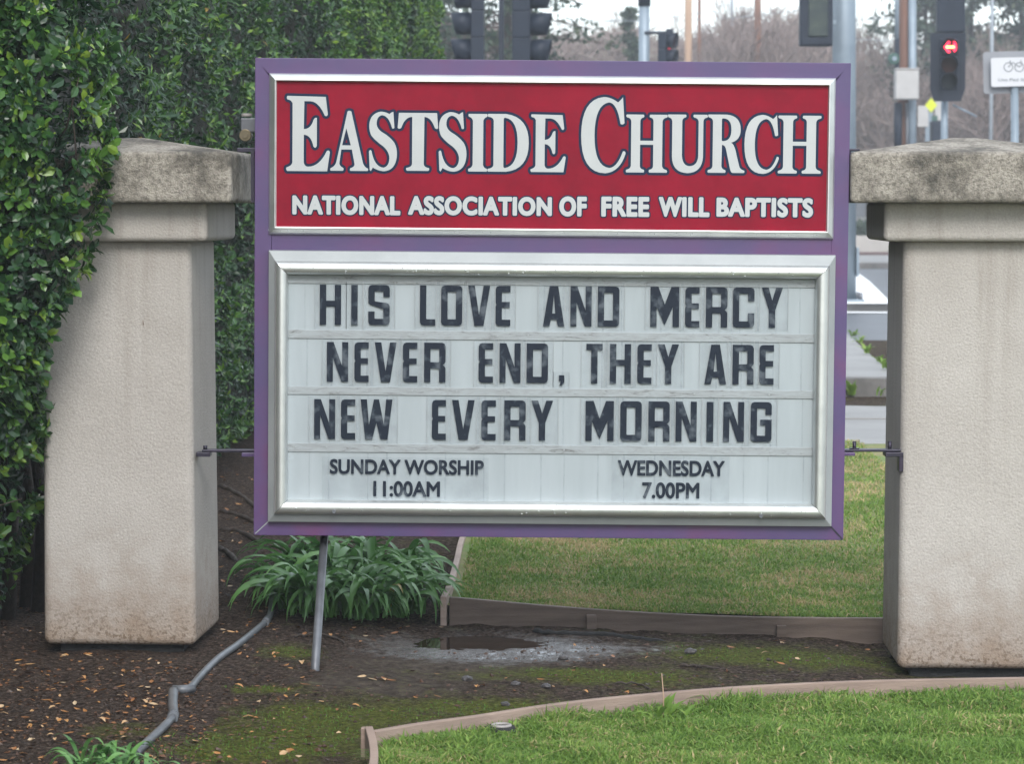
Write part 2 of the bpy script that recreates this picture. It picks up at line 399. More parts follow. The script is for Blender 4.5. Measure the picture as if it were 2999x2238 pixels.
# planting bed with real relief
def bedmat():
    m, nt, b = new_mat('planting_bed_soil'); v = objco(nt)
    def at(n):
        a = nt.nodes.new('ShaderNodeAttribute'); a.attribute_name = n; return a.outputs['Fac']
    n1 = texnoise(nt, v, 7, 6, 0.7); n2 = texnoise(nt, v, 55, 5, 0.75); n3 = texnoise(nt, v, 22, 5, 0.7)
    soil = ramp(nt, n2, [(0.36, (0.014, 0.010, 0.008)), (0.52, (0.070, 0.050, 0.040)), (0.68, (0.19, 0.145, 0.115))])
    mud = ramp(nt, n3, [(0.35, (0.045, 0.036, 0.030)), (0.65, (0.15, 0.122, 0.10))])
    mud_f = maprange(nt, mth(nt, 'ADD', at('mud'), mth(nt, 'MULTIPLY', mth(nt, 'SUBTRACT', n1, 0.5), 0.9)), 0.3, 0.7, 0, 0.9)
    c = mixc(nt, mud_f, soil, mud)
    moss = ramp(nt, n2, [(0.34, (0.04, 0.042, 0.014)), (0.52, (0.105, 0.125, 0.022)), (0.70, (0.20, 0.23, 0.04))])
    mk = mth(nt, 'ADD', at('moss'), mth(nt, 'ADD', mth(nt, 'MULTIPLY', mth(nt, 'SUBTRACT', n1, 0.5), 1.5), mth(nt, 'MULTIPLY', mth(nt, 'SUBTRACT', n3, 0.5), 1.0)))
    c = mixc(nt, maprange(nt, mk, 0.38, 0.95, 0, 0.85), c, moss)
    wet = maprange(nt, mth(nt, 'ADD', at('wet'), mth(nt, 'MULTIPLY', mth(nt, 'ADD', mth(nt, 'SUBTRACT', n3, 0.5), mth(nt, 'SUBTRACT', n1, 0.5)), 1.3)), 0.22, 0.85, 0, 1)
    c = mixc(nt, mth(nt, 'MULTIPLY', wet, 0.85), c, (0.036, 0.025, 0.018))
    nt.links.new(c, b.inputs['Base Color'])
    nt.links.new(maprange(nt, wet, 0, 1, 0.85, 0.09), b.inputs['Roughness']); nt.links.new(maprange(nt, wet, 0, 1, 0.06, 1.0), b.inputs['Specular IOR Level'])
    h = mth(nt, 'ADD', texnoise(nt, v, 40, 5, 0.7), mth(nt, 'MULTIPLY', texnoise(nt, v, 130, 4, 0.7), 0.5))
    hs = mth(nt, 'MULTIPLY', texnoise(nt, objco(nt, (1, 3.2, 1)), 26, 4, 0.65), 0.33)
    nt.links.new(mth(nt, 'MULTIPLY', wet, 0.5), b.inputs['Coat Weight']); b.inputs['Coat Roughness'].default_value = 0.06; b.inputs['Coat IOR'].default_value = 1.6
    mxh = nt.nodes.new('ShaderNodeMix'); nt.links.new(wet, mxh.inputs[0]); nt.links.new(h, mxh.inputs[2]); nt.links.new(hs, mxh.inputs[3])
    bn_ = bump(nt, b, mxh.outputs[0], 1.0, 0.03); nt.links.new(bn_.outputs[0], b.inputs['Coat Normal'])
    return m
M['bed'] = bedmat()
def gauss(x, Y, c, sx, sy): return math.exp(-((x-c.x)/sx)**2 - ((Y-c.y)/sy)**2)
mossc = [(G(850,2150),.35,.3),(G(1000,2075),.35,.22),(G(2250,1925,-.08),.55,.25),(G(1750,1985,-.06),.4,.16),(G(1450,2060,-.03),.3,.15),(G(760,2010),.18,.1),(G(600,2200),.3,.18),(G(350,2140),.2,.2),(G(860,1900),.12,.2)]
mudc = [(G(1300,1960,-.05),.55,.35),(G(1100,1990),.4,.25),(G(1700,1900,-.06),.35,.2)]
def bedfine(x, Y):
    d = math.hypot((x-PUD.x)/0.25, (Y-PUD.y-.02)/0.17)
    d *= 1 + .30*nz(x*4, Y*7, 3) + .15*nz(x*13, Y*20, 3)
    d2 = math.hypot((x-PUD.x-.08)/0.66, (Y-PUD.y+.27)/0.36)
    z = zbed(x, Y) + 0.012*nz(x*2.1, Y*2.1) + 0.009*nz(x*7, Y*7, 3) + 0.006*nz(x*23, Y*23, 5)
    if d2 < 1.8:
        zq = zbed(PUD.x, PUD.y) - 0.0165
        w = math.exp(-d2**4); z = z*(1-w) + (zq + 0.0035 + 0.004*nz(x*9, Y*22, 2) + 0.004*nz(x*45, Y*70, 1) + 0.010*max(0, d2-.6))*w
        w = math.exp(-d*d*d*0.8); z = z*(1-w) + (zq-.012)*w
    for cx_ in (-1.53, 1.83):                       # washed out hollow under the pillars
        if abs(x-cx_) < 0.5 and 10.7 < Y < 11.9: z -= 0.030*min(1, 3*max(0, 1-abs(x-cx_)/0.5))*min(1, 3*max(0, 1-abs(Y-11.3)/0.6))
    return z
xs = np.concatenate([np.arange(-6, -2.0, 0.2), np.arange(-2.0, 2.2, 0.02), np.arange(2.2, 5, 0.2)])
ysv = np.concatenate([np.arange(5, 8.4, 0.2), np.arange(8.4, 13.0, 0.02), np.arange(13.0, 18.0, 0.06), np.arange(18, 29, 0.5)])
V = []; A1 = []; A2 = []; A3 = []
for Y in ysv:
    for x in xs:
        x = float(x); Y = float(Y)
        V.append((x, Y, bedfine(x, Y)))
        ms = 0.20 + (0.16 if x > -0.5 else 0.16*max(0, (x+1.1)/0.6)) + sum(0.85*gauss(x, Y, c, sx, sy) for c, sx, sy in mossc)
        if x < -1.0: ms -= 0.35
        mu = sum(0.8*gauss(x, Y, c, sx, sy) for c, sx, sy in mudc)
        we = 1.15*math.exp(-(((x-PUD.x-0.09)/0.47)**2 + ((Y-PUD.y+0.19)/0.36)**2)**1.4) + 0.3*gauss(x, Y, G(1850,1900,-.06), .35, .12)
        A1.append(ms - 0.8*we); A2.append(mu); A3.append(we)
nx, ny = len(xs), len(ysv)
ii, jj = np.meshgrid(np.arange(ny-1), np.arange(nx-1), indexing='ij')
q = (ii*nx + jj).ravel()
bed = np_mesh('planting_bed', np.array(V), [np.stack([q, q+1, q+nx+1, q+nx], 1)], M['bed'], None,
              {'moss': np.array(A1), 'mud': np.array(A2), 'wet': np.array(A3)}, True)
tag(bed, kind='structure')
# puddle
def watermat():
    m, nt, b = new_mat('puddle_water'); b.inputs['Base Color'].default_value = (0.022, 0.014, 0.010, 1)
    b.inputs['Roughness'].default_value = 0.02; b.inputs['IOR'].default_value = 1.33
    bump(nt, b, texnoise(nt, objco(nt), 9, 2), 0.015, 0.01)
    return m
zw = zbed(PUD.x, PUD.y) - 0.0165
mb = MB(); n = 64
vs = [(PUD.x, PUD.y, zw)] + [(PUD.x + 0.40*math.cos(2*math.pi*k/n), PUD.y + 0.30*math.sin(2*math.pi*k/n), zw) for k in range(n)]
mb.add(vs, [(0, k+1, (k+1) % n + 1) for k in range(n)])
tag(mb.build('puddle_water', watermat()), kind='structure')

# ------------------------------------------------------------------ edging boards
def board(name, pts_top, zbots, thick, mat, label, parent=None):
    """curved plank: pts_top list of Vector along its top, thickness away from the camera"""
    mb = MB(); n = len(pts_top); vs = []
    for i, p in enumerate(pts_top):
        t = (pts_top[min(i+1, n-1)] - pts_top[max(i-1, 0)]); t.z = 0; t.normalize()
        nrm = Vector((-t.y, t.x, 0))
        q = p + nrm*thick; zb = zbots[i]
        vs += [(p.x, p.y, zb), (p.x, p.y, p.z), (q.x, q.y, q.z), (q.x, q.y, zb)]
    fs = []
    for i in range(n-1):
        a, b_ = i*4, (i+1)*4
        fs += [(a, b_, b_+1, a+1), (a+1, b_+1, b_+2, a+2), (a+2, b_+2, b_+3, a+3), (a+3, b_+3, b_, a)]
    fs += [(0, 1, 2, 3), tuple((n-1)*4 + k for k in (3, 2, 1, 0))]
    mb.add(vs, fs)
    return mb.build(name, mat, parent, 0.003)
def smooth_pts(pts, n=6):
    out = []
    for i in range(len(pts)-1):
        p0, p1, p2, p3 = pts[max(i-1, 0)], pts[i], pts[i+1], pts[min(i+2, len(pts)-1)]
        for k in range(n):
            t = k/n
            out.append(0.5*((2*p1) + (p2-p0)*t + (2*p0-5*p1+4*p2-p3)*t*t + (3*p1-p0-3*p2+p3)*t**3))
    out.append(pts[-1]); return out
def on_top(px, py, h):
    z = h
    for _ in range(6):
        g = G(px, py, z); z = h - tilt(g.x)
    return G(px, py, z)
fp = [on_top(px, py, 0.088) for px, py in ((1101,2144),(1249,2119),(1400,2099),(1623,2065),(1789,2046),(1972,2029),(2200,2012),(2548,1996),(2999,1987),(3300,1984))]
fp = smooth_pts(fp)
front_edge = empty('edging_board', (fp[0].x, fp[0].y, 0), 'weathered pinkish wooden edging board curving along the near lawn in front', 'edging board', 'wooden lawn edging boards')
board('plank', fp, [p.z-0.16 for p in fp], 0.028, M['wood'], None, front_edge)
sp_ = [on_top(1092, 2128, 0.098), on_top(1104, 2170, 0.094), on_top(1108, 2215, 0.09), on_top(1100, 2270, 0.088), on_top(1085, 2340, 0.088)]
sp_ = smooth_pts(sp_)
near_edge = empty('edging_board', (sp_[0].x, sp_[0].y, 0), 'short wooden edging board seen end on, running out of the bottom of the picture', 'edging board', 'wooden lawn edging boards')
board('plank', sp_[::-1], [p.z-0.16 for p in sp_], 0.026, M['wood'], None, near_edge)
def stake(px0, px1, pyt, Y, h, parent, mat, th=0.028):
    a = P(px0, pyt, Y); b_ = P(px1, pyt, Y)
    MB().box(a.x, b_.x, Y-th, Y, a.z-h, a.z).build('stake', mat, parent, 0.003)
stake(1058, 1079, 2129, sp_[0].y + 0.03, 0.16, near_edge, M['wood'], 0.035)
rp = [P(px, py, 11.76) for px, py in ((1316,1750),(1400,1757),(1600,1775),(1802,1790),(2000,1801),(2200,1808),(2400,1811),(2594,1812),(3100,1816),(3500,1822))]
rp = smooth_pts(rp)
rear_edge = empty('edging_board', (rp[0].x, 11.76, -0.03), 'long dark damp wooden edging board behind the puddle, holding back the far lawn', 'edging board', 'wooden lawn edging boards')
board('plank', rp, [p.z-0.17 for p in rp], 0.03, M['wood_dark'], None, rear_edge)
stake(1717, 1746, 1800, 11.757, 0.16, rear_edge, M['wood_dark']); stake(2273, 2302, 1831, 11.757, 0.16, rear_edge, M['wood_dark'])
kp = [Vector((rp[0].x-0.012, 11.745, rp[0].z+0.004)), P(1326, 1700, 12.15), P(1345, 1640, 12.9), P(1362, 1578, 13.7), Vector((-0.18, 15.0, 0.13)), Vector((-0.12, 17.0, 0.2))]
kp[1].z = rp[0].z+0.005; kp[2].z = rp[0].z+0.012; kp[3].z = rp[0].z+0.03
kp = smooth_pts(kp)
M['wood_pale'] = nmat('pale_plank', (0.46, 0.36, 0.31), (0.36, 0.28, 0.24), 3, 0.8, 0, 0.3, 30, (1.2, 1.2, 14))  # paler tone than the other planks
side_edge = empty('edging_board', (kp[0].x, kp[0].y, 0), 'pale curved edging board running back between the strap-leaved plants and the far lawn', 'edging board', 'wooden lawn edging boards')
board('plank', kp, [p.z-0.2 for p in kp], 0.026, M['wood_pale'], None, side_edge)

# ------------------------------------------------------------------ lawns (soil sheet + blades)
def edge_x(Y):           # left boundary of far lawn
    for a, b_ in zip(kp[:-1], kp[1:]):
        if a.y <= Y <= b_.y: return a.x + (b_.x-a.x)*(Y-a.y)/max(b_.y-a.y, 1e-6)
    return kp[-1].x
M['turf'] = nmat('turf_soil', (0.12, 0.19, 0.05), (0.22, 0.20, 0.09), 5, 0.95, 0, 0.6, 60)
vs = []; fs = []; rows = np.arange(11.80, 18.3, 0.25); cols_ = 40
for i, Y in enumerate(rows):
    x0 = edge_x(Y) + 0.0
    for j in range(cols_+1):
        x = x0 + (9 - x0)*(j/cols_)**1.6
        vs.append((x, Y, zlawn(x, Y) + 0.008*nz(x*2, Y*2)))
for i in range(len(rows)-1):
    for j in range(cols_):
        a = i*(cols_+1)+j; fs.append((a, a+1, a+cols_+2, a+cols_+1))
far_lawn = MB().add(vs, fs, True).build('lawn', M['turf']); tag(far_lawn, kind='structure')
def front_y(x):
    for a, b_ in zip(fp[:-1], fp[1:]):
        if a.x <= x <= b_.x: return a.y + (b_.y-a.y)*(x-a.x)/max(b_.x-a.x, 1e-6)
    return fp[-1].y
def zfront(x, Y): return 0.022 - tilt(x)
vs = []; fs = []; xs2 = np.arange(fp[0].x+0.006, 3.2, 0.08)
for i, x in enumerate(xs2):
    y1 = front_y(x)-0.002
    for j in range(21):
        Y = 5.5 + (y1-5.5)*j/20
        xx = x if i else max(x, -0.43)
        vs.append((xx, Y, zfront(x, Y) + 0.008*nz(x*3, Y*3)))
for i in range(len(xs2)-1):
    for j in range(20):
        a = i*21+j; fs.append((a, a+21, a+22, a+1))
near_lawn = MB().add(vs, fs, True).build('lawn', M['turf']); tag(near_lawn, kind='structure')
def blades(name, pos, hgt, wid, tint, mat, lean=0.5):
    n = len(pos); az = rng.uniform(0, 2*np.pi, n)
    side = np.stack([np.cos(az), np.sin(az), np.zeros(n)], 1)
    la = rng.uniform(0, 2*np.pi, n); ln = rng.uniform(0.1, lean, n)[:, None]
    ld = np.stack([np.cos(la), np.sin(la), np.zeros(n)], 1)
    up = np.array([0, 0, 1.0])
    mid = pos + (up*0.6 + ld*ln*0.4)*hgt[:, None]
    tip = pos + (up*(1-ln*0.35) + ld*ln*1.1)*hgt[:, None]
    w = wid[:, None]
    V = np.stack([pos-side*w, pos+side*w, mid+side*w*0.8, mid-side*w*0.8, tip], 1).reshape(-1, 3)
    b = np.arange(n)*5
    return np_mesh(name, V, [np.stack([b, b+1, b+2, b+3], 1), np.stack([b+3, b+2, b+4], 1)], mat, None, {'tint': np.repeat(tint, 5)})
def dryness(x, y, s=1.0):
    return np.array([nz(a*1.7*s, b*1.7*s, 9) + 0.6*nz(a*6*s, b*6*s, 4) for a, b in zip(x, y)])
# far lawn blades
n = 90000
Yb = 11.80 + 6.4*rng.uniform(0, 1, n)**1.35; xb = rng.uniform(-0.35, 2.25, n)
keep = xb > np.array([edge_x(y) for y in Yb]) + 0.03; xb, Yb = xb[keep], Yb[keep]
zb = np.array([zlawn(a, b) for a, b in zip(xb, Yb)])
dr = dryness(xb, Yb)
t = np.clip(0.43 + 0.15*rng.normal(size=len(xb)) + np.clip(dr, -0.4, 1)*0.30 + (rng.uniform(size=len(xb)) < 0.27 + 0.75*np.clip(dr, -.25, 1))*0.40, 0, 1)
tag(blades('grass_blades', np.stack([xb, Yb, zb], 1), rng.uniform(0.010, 0.030, len(xb)), rng.uniform(0.0018, 0.0042, len(xb)), t, M['grass'], 1.9), 'short green lawn grass with straw-coloured patches beyond the puddle', 'grass', kind='stuff')
# near lawn blades
n = 75000
xb = rng.uniform(fp[0].x+0.03, 2.05, n); u = rng.uniform(0, 1, n)
ytop = np.array([front_y(a) for a in xb]); Yb = ytop - 0.012 - u*(ytop-8.25); ok = Yb > 8.2; xb, Yb = xb[ok], Yb[ok]; ytop = ytop[ok]
zb = np.array([zfront(a, b) for a, b in zip(xb, Yb)])
dr = dryness(xb, Yb, 1.3)
t = np.clip(0.30 + 0.13*rng.normal(size=len(xb)) + np.clip(dr, -0.3, 1)*0.2 + (rng.uniform(size=len(xb)) < 0.08 + 0.2*np.clip(dr, 0, 1))*0.4, 0, 1)
edge_b = np.clip(1-(ytop-Yb)/.12, 0, 1)*.5
hh = rng.uniform(0.02, 0.05, len(xb)) * (1 + edge_b + 1.1*np.array([nz(a*4, b*4, 7) for a, b in zip(xb, Yb)]))
tag(blades('grass_blades', np.stack([xb, Yb, zb], 1), hh, rng.uniform(0.0018, 0.0042, len(xb)), t, M['grass'], 1.8), 'bright green grass of the near lawn along the bottom right', 'grass', kind='stuff')

# ------------------------------------------------------------------ pillars
YAW = R(-1.6)
def pillar(cx_, capc, capw, shw, zb, label, name='gate_pillar', yaw=YAW):
    root = empty(name, (cx_, 11.29, zb), label, 'pillar', 'stucco pillars holding the sign')
    root.rotation_euler = (0, 0, yaw)
    def prism(w, z0, z1, ox, w2=None, yc=0.0, d=None):
        w2 = w2 or w; mb = MB(); h = w/2; g = w2/2
        return mb.add([(ox-h,yc-h,z0),(ox+h,yc-h,z0),(ox+h,yc+h,z0),(ox-h,yc+h,z0),(ox-g,yc-g,z1),(ox+g,yc-g,z1),(ox+g,yc+g,z1),(ox-g,yc+g,z1)],
                      [(0,3,2,1),(4,5,6,7),(0,1,5,4),(1,2,6,5),(2,3,7,6),(3,0,4,7)])
    zc = 1.588 - zb; zk = 1.738 - zb; ze = 1.932 - zb; za = 1.996 - zb
    ox = capc - cx_
    prism(shw+0.012, 0, zc+0.01, 0, shw-0.008).build('shaft', M['stucco'], root, 0.03, local=True, seg=6)
    prism(shw+0.13, zc, zk+0.006, ox*0.5).build('moulding', M['stucco'], root, 0.022, local=True, seg=5)
    mb = MB(); h = capw/2; r = 0.05
    mb.add([(ox-h,-h,zk),(ox+h,-h,zk),(ox+h,h,zk),(ox-h,h,zk),(ox-h,-h,ze),(ox+h,-h,ze),(ox+h,h,ze),(ox-h,h,ze),
            (ox-r,-r,za),(ox+r,-r,za),(ox+r,r,za),(ox-r,r,za)],
           [(0,3,2,1),(0,1,5,4),(1,2,6,5),(2,3,7,6),(3,0,4,7),(4,5,9,8),(5,6,10,9),(6,7,11,10),(7,4,8,11),(8,9,10,11)])
    mb.build('cap', M['cap'], root, 0.018, local=True, seg=4)
    MB().box(-shw/2+0.05, shw/2-0.05, -shw/2+0.05, shw/2-0.05, -0.2, 0.005).build('dark_gap_footing', M['rim_gap_black'], root, 0, local=True)  # coloured black to imitate the shaded gap under the shaft
    return root
pillar(-1.527, -1.512, 0.93, 0.592, 0.0, 'beige stucco pillar with mossy dark cap, half hidden by the hedge', yaw=R(-3.2))
pillar(1.826, 1.797, 0.97, 0.588, -0.096, 'beige stucco pillar with brighter lichened cap, cut off by the right edge')

# ------------------------------------------------------------------ church sign
YS = 10.85
def S(px, py): return P(px, py, YS)
O_ = S(745, 1568); U_ = (S(2472, 1583) - O_).normalized(); N_ = Vector((0, 1, 0)); V_ = U_.cross(N_).normalized() * 1.0
if V_.z < 0: V_ = -V_
N_ = V_.cross(U_).normalized()
sign = bpy.data.objects.new('church_sign', None); col.objects.link(sign)
base_c = O_ + U_*1.148
SM = Matrix(((U_.x, N_.x, V_.x, base_c.x), (U_.y, N_.y, V_.y, base_c.y), (U_.z, N_.z, V_.z, base_c.z), (0, 0, 0, 1)))
sign.matrix_world = SM
SI = SM.inverted()
tag(sign, 'purple framed church sign with red name panel above a white letter board', 'sign')
def L(px, py):
    p = SI @ S(px, py); return p.x, p.z
def rect(tl, tr, br, bl):
    a, b_, c, d = L(*tl), L(*tr), L(*br), L(*bl)
    return ((a[0]+d[0])/2, (b_[0]+c[0])/2, (c[1]+d[1])/2, (a[1]+b_[1])/2)
Rc = rect((745,170), (2490,182), (2472,1583), (745,1568))
def spart(name, mb, mat, parent=None, bevel=0, label=None, seg=2):
    o = mb.build(name, mat, parent or sign, bevel, local=True, seg=seg)
    if label: o['label'] = label
    return o
x0, x1, z0, z1 = Rc
Rh = rect((788,215), (2448,228), (2440,696), (788,690)); Rhi = rect((809,237), (2429,246), (2427,679), (809,672))
Rf = rect((786,736), (2443,742), (2438,1541), (786,1529)); Rz = rect((807,763), (2424,777), (2417,1516), (806,1504))
Rw = rect((845,804), (2384,814), (2378,1475), (844,1463))
# cabinet body (set back) and purple face bars, mitred at the lower corners
spart('cabinet', MB().box(x0+0.004, x1-0.004, 0.012, 0.20, z0+0.004, z1-0.004), M['purple'], bevel=0.004)
def quad_slab(mb, pts, y0, y1):
    n = len(pts)
    vs = [(p[0], y0, p[1]) for p in pts] + [(p[0], y1, p[1]) for p in pts]
    fs = [tuple(range(n)), tuple(reversed(range(n, 2*n)))] + [(i, i+n, (i+1) % n + n, (i+1) % n) for i in range(n)]
    return mb.add(vs, fs)
hx0, hx1, hz0, hz1 = Rh; fx0, fx1, fz0, fz1 = Rf
g = 0.0012
spart('face_bar', quad_slab(MB(), [(x0,z1),(x1,z1),(hx1+0.002,hz1-0.01),(hx0-0.002,hz1-0.01)], 0, 0.02), M['purple'], bevel=0.0015)
spart('face_bar', quad_slab(MB(), [(x0,z0),(x0,z1-g),(hx0+0.01,hz1-0.01-g),(fx0+0.01,fz0+0.012)], 0, 0.02), M['purple'], bevel=0.0015)
spart('face_bar', quad_slab(MB(), [(x1,z1-g),(x1,z0+g),(fx1-0.01,fz0+0.012),(hx1-0.01,hz1-0.01-g)], 0, 0.02), M['purple'], bevel=0.0015)
spart('face_bar', quad_slab(MB(), [(x0+g,z0),(fx0+0.01+g,fz0+0.012-g),(fx1-0.01-g,fz0+0.012-g),(x1-g,z0)], 0.001, 0.02), M['purple'], bevel=0.0015)
spart('face_bar', MB().box(fx0+0.011, fx1-0.011, 0.002, 0.02, fz1-0.012, hz0+0.012), M['purple'], bevel=0.001)
def strip(a, b_, w, y0, y1, mb):
    d = Vector((b_[0]-a[0], b_[1]-a[1])).normalized(); nn = Vector((-d.y, d.x))*w/2
    return quad_slab(mb, [(a[0]+nn.x,a[1]+nn.y),(b_[0]+nn.x,b_[1]+nn.y),(b_[0]-nn.x,b_[1]-nn.y),(a[0]-nn.x,a[1]-nn.y)], y0, y1)
spart('corner_seam', strip((fx0+0.002, fz0), (x0+0.006, z0+0.006), 0.004, -0.0015, 0.004, MB()), M['silver_matte'])
spart('corner_seam', strip((fx1-0.002, fz0), (x1-0.004, z0+0.004), 0.006, -0.0015, 0.004, MB()), M['dark_steel'])
# header frame and panel
ins = (Rhi[0]-Rh[0])
spart('header_frame', MB().ring(Rh, [(0, 0.0), (0.0, -0.008), (0.006, -0.016), (ins*0.85, -0.03), (ins, -0.030), (ins+0.001, -0.012), (ins+0.02, -0.010)]), M['silver'], bevel=0.0015)
px0, px1, pz0, pz1 = Rhi
header = spart('header_panel', MB().box(px0-0.01, px1+0.01, -0.012, 0.0, pz0-0.01, pz1+0.01), M['red'])
# reader board frame: outer flange, half round bezel
fi = (Rz[0]-Rf[0])
spart('board_flange', MB().add([(Rf[0],0,Rf[2]),(Rf[1],0,Rf[2]),(Rf[1],0,Rf[3]),(Rf[0],0,Rf[3]),
                               (Rf[0]+.002,-.028,Rf[2]+.002),(Rf[1]-.002,-.028,Rf[2]+.002),(Rf[1]-.002,-.028,Rf[3]-.002),(Rf[0]+.002,-.028,Rf[3]-.002),
                               (Rz[0]+.004,-.045,Rz[2]+.004),(Rz[1]-.004,-.045,Rz[2]+.004),(Rz[1]-.004,-.045,Rz[3]-.004),(Rz[0]+.004,-.045,Rz[3]-.004)],
                              [(k, (k+1) % 4, (k+1) % 4+4, k+4) for k in range(4)] + [(k+4, (k+1) % 4+4, (k+1) % 4+8, k+8) for k in range(4)]), M['silver_matte'], bevel=0.0015)
wz = 0.0505
def rz_at(i):      # interpolate rect Rz -> Rw
    t = i/1.0
    return (Rz[0]+(Rw[0]-Rz[0])*t, Rz[1]+(Rw[1]-Rz[1])*t, Rz[2]+(Rw[2]-Rz[2])*t, Rz[3]+(Rw[3]-Rz[3])*t)
sides = [[], [], [], []]
K = 14
loopv = []
for k in range(K+1):
    a = math.pi*k/K; t = (1-math.cos(a))/2; d = -0.040 - 0.030*math.sin(a)**0.8
    r_ = rz_at(t); loopv.append([(r_[0], d, r_[2]), (r_[1], d, r_[2]), (r_[1], d, r_[3]), (r_[0], d, r_[3])])
r_ = rz_at(1.02); loopv.append([(r_[0], 0.0, r_[2]), (r_[1], 0.0, r_[2]), (r_[1], 0.0, r_[3]), (r_[0], 0.0, r_[3])])
bez = []
for k in range(4):            # four mitred lengths, each its own piece
    vs = []
    for lv in loopv: vs += [lv[k], lv[(k+1) % 4]]
    c0 = Vector(vs[0]); ax = (Vector(vs[1]) - c0).normalized()*0.0009
    vs = [tuple(Vector(v) + (ax if i % 2 == 0 else -ax)) for i, v in enumerate(vs)]
    o = spart('bezel', MB().add(vs, [(2*i, 2*i+1, 2*i+3, 2*i+2) for i in range(len(loopv)-1)], True), M['silver'])
    bez.append(o)
# white board
wx0, wx1, wz0, wz1 = Rw
spart('letter_board', MB().box(wx0-0.02, wx1+0.02, -0.014, -0.004, wz0-0.02, wz1+0.02), M['board'])
def Lz(y): return L(845, y)[1]
tracks = [(806, 829), (965, 990), (1131, 1154), (1297, 1322)]
for a, b_ in tracks:
    spart('letter_track', MB().box(wx0-0.004, wx1+0.004, -0.019, -0.0145, Lz(b_), Lz(a)), M['track'], bevel=0.001)
mb = MB(); nn_ = 14
for (a, b_) in tracks[1:]:
    for i in range(nn_):
        x = wx0 + 0.02 + (wx1-wx0-0.04)*(i + 0.15*math.sin(i*2.1+a))/(nn_-1)
        z = (Lz(a)+Lz(b_))/2 + 0.003*math.sin(i*5+a)
        mb.tube([(x, -0.0185, z), (x, -0.0225, z)], 0.0032, 8)
o = spart('screw_heads', mb, M['tile_edge']); tag(o, kind='stuff')
# seams of the blank cards behind
mb = MB()
rowz = [(829, 965), (990, 1131), (1154, 1297), (1322, 1470)]
for r_i, (a, b_) in enumerate(rowz):
    for i in range(18):
        x = wx0 + (wx1-wx0)*(i+0.55+0.18*math.sin(i*3.3+r_i*0.4))/18
        w = 0.004 + 0.003*abs(math.sin(i*1.7+r_i))
        mb.box(x, x+w, -0.0158, -0.0142, Lz(b_)+0.001, Lz(a)-0.001)
o = spart('card_seams', mb, M['tile']); tag(o, kind='stuff')

# --- glyphs
def curve_mesh(polys, offset=0.0, extrude=0.0):
    cu = bpy.data.curves.new('tmp', 'CURVE'); cu.dimensions = '2D'; cu.fill_mode = 'BOTH'; cu.offset = offset; cu.extrude = extrude
    for pl in polys:
        s = cu.splines.new('POLY'); s.points.add(len(pl)-1)
        for p, (x, y) in zip(s.points, pl): p.co = (x, y, 0, 1)
        s.use_cyclic_u = True
    ob = bpy.data.objects.new('tmp', cu)
    me = bpy.data.meshes.new_from_object(ob)
    v = [tuple(x.co) for x in me.vertices]; f = [tuple(p.vertices) for p in me.polygons]
    bpy.data.objects.remove(ob); bpy.data.curves.remove(cu); bpy.data.meshes.remove(me)
    return v, f
def parse(d):
    tk = d.split(); i = 0; polys = []; cur = []; last = None
    while i < len(tk):
        c = tk[i]
        if c == 'M':
            if cur: polys.append(cur)
            last = (float(tk[i+1]), float(tk[i+2])); cur = [last]; i += 3
        elif c == 'L':
            last = (float(tk[i+1]), float(tk[i+2])); cur.append(last); i += 3
        elif c == 'Q':
            c1 = (float(tk[i+1]), float(tk[i+2])); e = (float(tk[i+3]), float(tk[i+4])); i += 5
            for k in range(1, 9):
                t = k/8; cur.append(((1-t)**2*last[0]+2*t*(1-t)*c1[0]+t*t*e[0], (1-t)**2*last[1]+2*t*(1-t)*c1[1]+t*t*e[1]))
            last = e
        else: i += 1
    polys.append(cur)
    out = []
    for pl in polys:
        q = []
        for p in pl:
            if not q or math.hypot(p[0]-q[-1][0], p[1]-q[-1][1]) > 1e-4: q.append(p)
        if math.hypot(q[0][0]-q[-1][0], q[0][1]-q[-1][1]) < 1e-4: q.pop()
        out.append(q)
    return out
